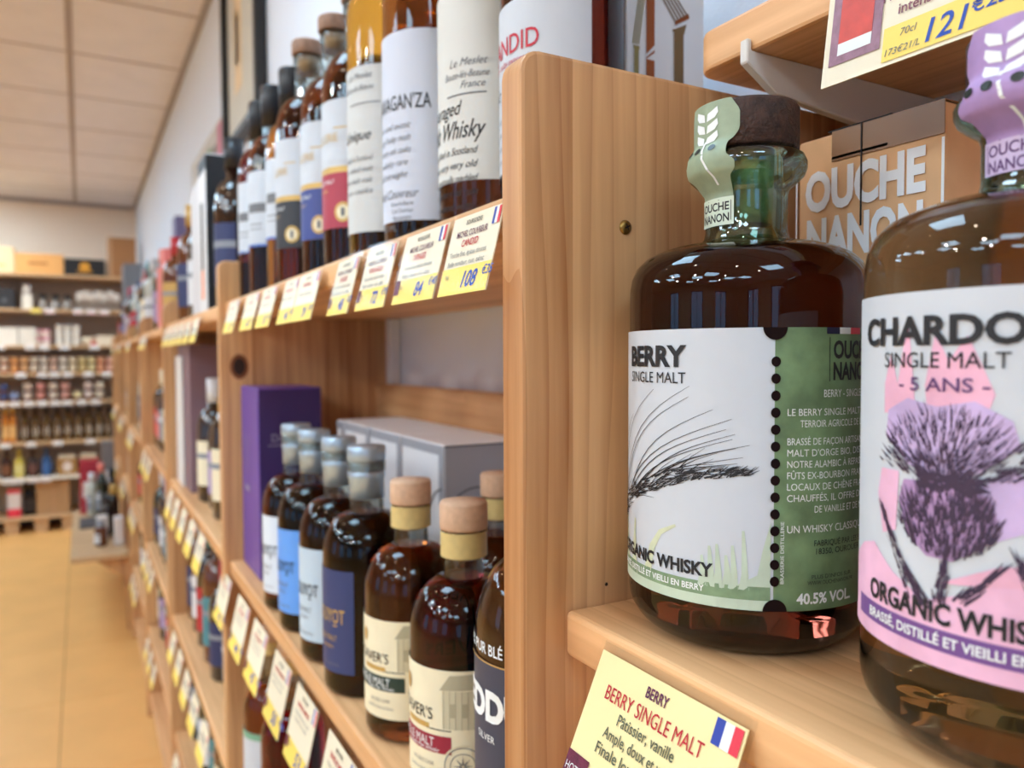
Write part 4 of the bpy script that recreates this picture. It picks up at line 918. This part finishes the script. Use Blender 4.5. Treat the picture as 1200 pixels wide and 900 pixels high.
for i, (y, wd, z0, z1, rgb, nm) in enumerate([(2.62, .16, 1.62, 2.03, (190, 110, 124), 'rose_stripe'), (2.80, .10, 1.62, 1.98, (120, 110, 96), 'taupe_stripe'), (2.93, .16, 1.66, 2.0, (112, 138, 84), 'green_stripe'), (3.14, .14, 1.62, 1.9, (150, 150, 140), 'grey_stripe')]):
    b = MB(); b.box(.4190, .4198, y, y+wd, z0, z1, mat('stripe_%d' % i, rgb, .6, noise=.15, nscale=20)); b.build(nm, po)
# ------------------------------------------------------------------ far display rack against the back wall
RY0, RY1 = 6.40, 6.80
SHZ = [1.846, 1.596, 1.338, 1.142, .938, .649, .395, .117]
rk = empty('display_rack', (-.25, 6.6, 0), 'tall shop rack with pale board shelves and grey back against the far wall', 'rack')
ox, oy = -.25, 6.6
GREYB = mat('taupe_back_panel', (186, 166, 148), .8, noise=.04, nscale=6)
b = MB(); b.box(-1.05-ox, .40-ox, RY1-oy, RY1+.02-oy, .0, 2.0, GREYB); b.build('back_panel', rk)
for x in (-1.05, .385):
    b = MB(); b.box(x-ox, x+.018-ox, RY0+.02-oy, RY1-oy, 0, 1.83, W_FAR); b.build('side_panel', rk)
for z in SHZ:
    b = MB(); b.bbox(-1.03-ox, .383-ox, RY0-oy, RY1-oy, z-.018, z, W_FAR if z not in (.395,) else mat('white_shelf', (222, 214, 200), .5), .002, 1); b.build('shelf_board', rk)
for x in (-.95, -.45, -.27, -.10, .2):
    b = MB(); b.prism([(-.035, 0), (.035, 0), (.05, .099), (-.05, .099)], lambda a, c, d: (x+a-ox, d-oy, c), RY0+.03, RY0+.10, W_FAR); b.build('pallet_foot', rk)
b = MB(); b.box(-1.03-ox, .38-ox, RY0+.3-oy, RY0+.31-oy, 0, .099, MATB); b.build('dark_gap_sheet', rk)  # black sheet stands in for the shade in the gap between the feet
FRT = RY0+.07
def rackbox(x0, x1, z, h, rgb, label, extra=None, d=.2):
    cx = (x0+x1)/2; o = empty('box', (cx, FRT+d/2, z), label, 'box'); o.name = 'storage_box'
    b = MB(); b.bbox(x0-cx, x1-cx, -d/2, d/2, 0, h, mat('card_%d_%d_%d' % rgb, rgb, .55, noise=.04, nscale=20), .003, 1); b.build('box_body', o)
    if extra: b = MB(); extra(b, frontmap(0, -d/2-.001, 0)); b.build('print', o)
    return o
def logo(b, m): b.disc(0, .07, .035, .032, m, mat('gold_logo', (212, 150, 50), .4)); b.rect(-.05, .05, .03, .042, m, mat('gold_logo'))
rackbox(-.66, -.393, SHZ[0], .187, (236, 204, 160), 'pale wooden wine case at the window end of the top rack shelf', lambda b, m: b.rect(-.02, .08, .05, .062, m, GOLDINK))
rackbox(-.390, -.094, SHZ[0], .150, (226, 168, 100), 'orange wooden wine case in the middle of the top rack shelf', lambda b, m: b.rect(-.07, .05, .07, .09, m, mat('brand_burn', (180, 120, 60), .6)))
rackbox(-.090, .172, SHZ[0], .127, (26, 26, 28), 'long black carton with gold emblem on the top rack shelf', logo)
rackbox(.195, .380, SHZ[0], .30, (160, 112, 70), 'tall brown carton on the corner of the top rack shelf', lambda b, m: b.rect(-.09, -.065, .0, .3, m, mat('tape_tan', (184, 142, 104), .5)))
rackbox(-.62, -.396, SHZ[1], .148, (38, 38, 42), 'black carton on the second rack shelf', lambda b, m: b.rect(.04, .06, .05, .075, m, GREYINK))
def glass(x, z, h, label, dark=False):
    o = empty('wine_glass' if not dark else 'decanter', (x, FRT+.05, z), label, 'glass' if not dark else 'decanter', 'glassware on the second rack shelf')
    PG = clear('rack_glass', (226, 222, 214), .5, .05)
    b = MB()
    if dark:
        b.lathe([(.03, 0), (.033, .02), (.026, .06), (.012, .085), (.012, h-.03)], mat('smoky_glass', (150, 145, 140), .15), 16); b.build('body', o)
        b = MB(); b.lathe([(.012, h-.03), (.022, h-.026), (.026, h-.008), (.018, h), (0, h)], BLACKCAP, 16); b.build('stopper', o)
    else:
        b.lathe([(.026, 0), (.024, .003), (.004, .008), (.0035, h*.48), (.018, h*.55), (.028, h*.72), (.024, h)], mat('frosted_glass', (242, 236, 228), .2, alpha=.65), 16, cap=False); b.build('bowl', o)
for i, x in enumerate((-.226, -.150, -.075)): glass(x, SHZ[1], .112, 'small decanter with black stopper, %s of three on the second rack shelf' % ORD[i], True)
glass(-.325, SHZ[1], .175, 'pale glass carafe-shaped wine glass beside the black carton on the second rack shelf')
rackbox(-.355, -.29, SHZ[1], .10, (226, 220, 206), 'small white packet on the second rack shelf beside the decanters', None, .06)
for i, x in enumerate((.005, .045, .085, .125, .165, .205, .245)): glass(x, SHZ[1], .15 if i % 2 else .135, 'clear wine glass, %s past the black-stoppered decanters' % ORD[i])
for i, (x0, x1, rgb, t) in enumerate([(-.60, -.385, (228, 222, 210), 'wide white carton at the end'), (-.378, -.275, (224, 218, 206), 'white carton with faint crest')]): rackbox(x0, x1, SHZ[2], .128, rgb, t + ' of the third rack shelf', None, .1)
def jar(x, z, r, h, body, lid, label, group, y=None, pale=None, deep=False):
    k = .30 if deep else .78
    b = MB(); b.lathe([(r*.92, 0), (r, .004), (r, h*(k-.04)), (r*.9, h*(k+.02))], mat('jar_%d_%d_%d' % body, body, .25), 14)
    b.lathe([(r*.97, h*k), (r*.97, h*.9), (r*.88, h), (0, h)], mat('lid_%d_%d_%d' % lid, lid, .5), 14)
    if not deep: b.cylpatch(r+.0006, 205, 335, h*.15, h*.62, mat('jarlabel', (226, 216, 200), .6) if pale is None else mat('jarlabel_%d' % pale[0], pale, .6), 8)
    return tag(b.build('jar', loc=(x, FRT+.04 if y is None else y, z)), label, 'jar', group)
for r_ in range(2):
    for i, x in enumerate((-.262, -.21)):
        jar(x, SHZ[2]+.06*r_, .024, .058, (220, 150, 170), (230, 180, 190), 'pink jar, %s in the %s tier on the third rack shelf' % (ORD[i], ['bottom', 'upper'][r_]), 'pink jars on the third rack shelf')
for r_ in range(3):
    for i, x in enumerate((-.130, -.076, -.022)):
        jar(x, SHZ[2]+.052*r_, .024, .050, (210, 214, 210), (236, 232, 226), 'white stacked tub, %s in the %s tier on the third rack shelf' % (ORD[i], ['bottom', 'middle', 'upper'][r_]), 'white tubs on the third rack shelf')
b = MB(); b.lathe([(.03, 0), (.05, .01), (.055, .06), (.05, .065), (0, .065)], mat('jar_cream', (226, 212, 186), .5), 18); tag(b.build('bowl', loc=(.06, FRT+.07, SHZ[2])), 'round cream lidded bowl past the white tubs on the third rack shelf', 'bowl')
rackbox(.105, .24, SHZ[2], .075, (228, 214, 190), 'low cream carton past the bowl on the third rack shelf', None, .1); rackbox(.07, .103, SHZ[2], .035, (200, 70, 60), 'small red packet before the bowl on the third rack shelf', None, .03)
LIDS = [((170, 80, 50), (236, 214, 190)), ((190, 110, 60), (240, 180, 120)), ((150, 90, 50), (236, 190, 140)), ((150, 110, 80), (236, 226, 208)), ((140, 120, 100), (236, 226, 214)), ((130, 80, 70), (230, 200, 180)), ((150, 130, 100), (236, 230, 220)), ((160, 130, 80), (236, 224, 196)), ((170, 140, 70), (232, 214, 160)), ((160, 140, 80), (236, 226, 176)), ((190, 100, 70), (238, 180, 140)), ((170, 90, 70), (236, 190, 170))]
for r_ in range(2):
    for i in range(12):
        jar(-.472+.0603*i, SHZ[3]+.058*r_, .0255, .056, *LIDS[(i+r_*0) % 12], 'preserve jar, %s of the %s tier on the fourth rack shelf' % (ORD[i], ['bottom', 'upper'][r_]), 'jars on the fourth rack shelf', deep=True)
for i, (x, n, lid) in enumerate([(-.48, 2, (70, 90, 140)), (-.415, 1, (150, 170, 210)), (-.335, 2, (236, 220, 206)), (-.255, 2, (230, 160, 150)), (-.178, 2, (236, 224, 208)), (-.102, 2, (232, 180, 170)), (-.025, 1, (236, 226, 180)), (.045, 2, (236, 220, 214)), (.118, 2, (236, 226, 206))]):
    for r_ in range(n): jar(x, SHZ[4]+.066*r_, .029, .064, (110, 60, 50), lid, 'wide jar, %s place along the fifth rack shelf, %s tier' % (ORD[i], ['bottom', 'upper'][r_]), 'jars on the fifth rack shelf', deep=True)
def rbottle(x, z, r, h, glassm, labm, capm, label, group, oval=False):
    b = MB(); b.lathe([(r*.95, 0), (r, .004)] + shoulder(r, .011, h*.52, h*.72, 5) + [(.011, h*.86)], glassm, 14); b.lathe([(.0125, h*.84), (.0125, h), (0, h)], capm, 10)
    if oval: b.disc(0, h*.30, r*.62, h*.17, lambda a, c: (r*1.01*sin(a/r), -r*1.01*cos(a/r), c), labm, 18)
    else: b.cylpatch(r+.0006, 210, 330, h*.12, h*.48, labm, 8)
    return tag(b.build('bottle', loc=(x, FRT+.05, z)), label, 'bottle', group)
for i, x in enumerate((-.476, -.432, -.39)):
    rbottle(x, SHZ[5], .022, .25, mat('orange_juice', (214, 130, 40), .2), mat('orange_label', (240, 190, 120), .5), mat('gold_cap', (200, 160, 70), .4), 'orange bottle, %s at the window end of the sixth rack shelf' % ORD[i], 'orange bottles on the sixth rack shelf') if i < 2 else None
for i in range(9): rbottle(-.362+.0672*i, SHZ[5], .029, .235, mat('oil_bottle', (96, 66, 22), .15), mat('oval_label', (228, 222, 210), .5), mat('cap_black', (30, 28, 26), .4), 'dark olive bottle with white oval label, %s along the sixth rack shelf' % ORD[i], 'olive bottles on the sixth rack shelf', True)
rackbox(.185, .27, SHZ[5], .14, (34, 26, 28), 'small black carton at the shelving end of the sixth rack shelf', None, .08)
for i, (x, g, l_, t) in enumerate([(-.475, (60, 30, 24), (130, 80, 50), 'dark brown'), (-.400, (222, 202, 92), (236, 222, 140), 'yellow'), (-.317, (66, 50, 44), (110, 70, 60), 'dark grey'), (-.232, (56, 92, 140), (70, 110, 170), 'blue')]):
    rbottle(x, SHZ[6], .033, .20, mat('glass_%d_%d' % g[:2], g, .2), mat('lab_%d_%d' % l_[:2], l_, .5), mat('cap_%d' % g[0], g, .4), '%s bottle on the seventh rack shelf' % t, 'bottles on the seventh rack shelf')
for i, x in enumerate((-.163, -.025)):
    o = empty('honey_crate', (x+.061, FRT+.07, SHZ[6]), 'ochre crate with white lid and round label, %s on the seventh rack shelf' % ORD[i], 'box', 'ochre crates on the seventh rack shelf')
    b = MB(); b.bbox(-.061, .061, -.06, .06, 0, .115, mat('honey_board', (172, 126, 66), .5), .003, 1); b.build('box_body', o)
    b = MB(); b.bbox(-.055, .055, -.063, .06, .115, .145, mat('jar_cream'), .01, 2); b.build('lid', o)
    b = MB(); b.disc(0, .06, .032, .036, frontmap(0, -.0607, 0), mat('round_label', (232, 216, 204), .5)); b.build('round_label', o)
rackbox(-.475, -.395, SHZ[7], .20, (226, 216, 212), 'white carton with red foot on the lowest rack shelf', lambda b, m: (b.rect(-.04, .04, 0, .06, m, FLAGR), b.rect(-.04, .04, .17, .2, m, FLAGR)), .08)
for i, x in enumerate((-.362, -.325)): rbottle(x, SHZ[7], .024, .255, mat('black_glass', (20, 16, 16), .1), mat('dark_lab', (60, 50, 46), .5), mat('cap_black'), 'slim black bottle, %s beside the red-footed carton on the lowest rack shelf' % ORD[i], 'black bottles on the lowest rack shelf')
rackbox(-.300, -.092, SHZ[7], .238, (178, 138, 96), 'plain brown carton on the lowest rack shelf', lambda b, m: b.rect(-.006, .006, 0, .238, m, mat('tape_tan')), .18)
for i in range(2):
    for j in range(2): jar(-.005+.06*i, SHZ[7]+.06*j, .025, .058, (190, 170, 150), (226, 206, 186), 'small pale jar, %s of the %s tier beside the brown carton' % (ORD[i], ['bottom', 'upper'][j]), 'pale jars on the lowest rack shelf')
# rack price tickets
RT = {1: (-.27, -.185, -.01, .075, .16), 2: (-.49, -.31, -.225, -.10, .09), 3: (-.37, -.24, -.165, -.08, .045, .165), 4: (-.49, -.41, -.325, -.245, -.165, -.09, .0, .09), 5: (-.475, -.32, -.155, .05), 6: (-.46, -.40, -.31, -.235, .04)}
for s, xs in RT.items():
    for i, x in enumerate(xs):
        b = MB(); b.box(-.030, .030, -.0012, 0, -.034, 0, mat('ticket_white', (232, 226, 222), .5) if not (s == 1 and i == 0) else TAGYELLOW); b.box(-.022, .022, -.0016, -.0013, -.029, -.024, FLAGR if s == 1 and i else GREYINK)
        tag(b.build('price_ticket', loc=(x, RY0-.0005, SHZ[s]+.004)), '%s price ticket, %s along the %s rack shelf edge' % ('yellow' if s == 1 and i == 0 else 'white', ORD[i], ORD[s]), 'price tag', 'tickets on the rack')

# ------------------------------------------------------------------ low cantilever counter at the end of the run
ctr = empty('low_counter', (.06, 4.45, 0), 'low pale wooden counter jutting from the shelving into the aisle', 'counter')
b = MB(); b.bbox(-.118, .112, -.60, .61, .345, .37, W_FAR, .004, 1); b.build('counter_top', ctr)
for y in (-.55, .5):
    b = MB(); b.prism([(-.03, .345), (.112, .345), (.112, 0), (.10, 0), (.10, .24)], lambda a, c, d: (a, d, c), y, y+.03, W_UP); b.build('support_panel', ctr)
b = MB(); b.bbox(-.075, .0, .03, .33, .3705, .378, mat('slate', (72, 70, 72), .6), .002, 1)
sl = MB(); sl.bbox(-.06, .06, -.14, .14, 0, .008, mat('slate', (72, 70, 72), .6), .002, 1); tag(sl.build('slate_board', loc=(.035, 4.63, .3705)), 'dark slate board lying on the low counter', 'board')
CI = [('storage_box', 'white carton standing on the low counter before the slate', (.075, 4.22), .05, .07, .11, (214, 206, 200)), ('storage_box', 'red pouch-like carton at the back of the low counter', (.03, 4.98), .10, .10, .30, (170, 44, 60)), ('storage_box', 'grey carton at the back of the low counter beside the red one', (.125, 4.98), .06, .10, .40, (120, 116, 118)), ('storage_box', 'small white carton by the shelving side of the counter', (.14, 4.05), .04, .06, .13, (222, 214, 210)), ('storage_box', 'cream carton in the middle of the low counter', (.12, 4.55), .06, .07, .16, (200, 184, 160))]
for nm, lab, (x, y), wx, wy, h, rgb in CI:
    o = empty(nm, (x, y, .3702), lab, 'box'); b = MB(); b.bbox(-wx/2, wx/2, -wy/2, wy/2, 0, h, mat('card_%d_%d_%d' % rgb, rgb, .5), .004, 1); b.build('box_body', o)
    b = MB(); b.rect(-wx*.35, wx*.35, h*.3, h*.6, frontmap(0, -wy/2-.0006, 0), mat('card_226_216_212', (226, 216, 212), .5)); b.build('print', o)
for i, (x, y, k, lab, cp, H, t) in enumerate([(.065, 4.05, 'amber', 'white', 'grey', .12, 'short amber jar-like bottle with white label'), (.10, 4.30, 'dark', 'white', 'black', .20, 'black bottle with white label'), (.13, 4.42, 'dark', 'gold', 'gold', .23, 'dark bottle with gold label'), (.04, 4.85, 'pale', 'grey', 'white', .24, 'pale bottle with grey label'), (.135, 4.75, 'dark', 'red', 'black', .27, 'dark bottle with red label'), (.085, 4.78, 'green', 'grey', 'salmon', .30, 'tall green bottle with salmon cap')]):
    plain_bottle((x, y, .3702), k, lab, cp, t + ' on the low counter', 'bottles on the low counter', .028, H)
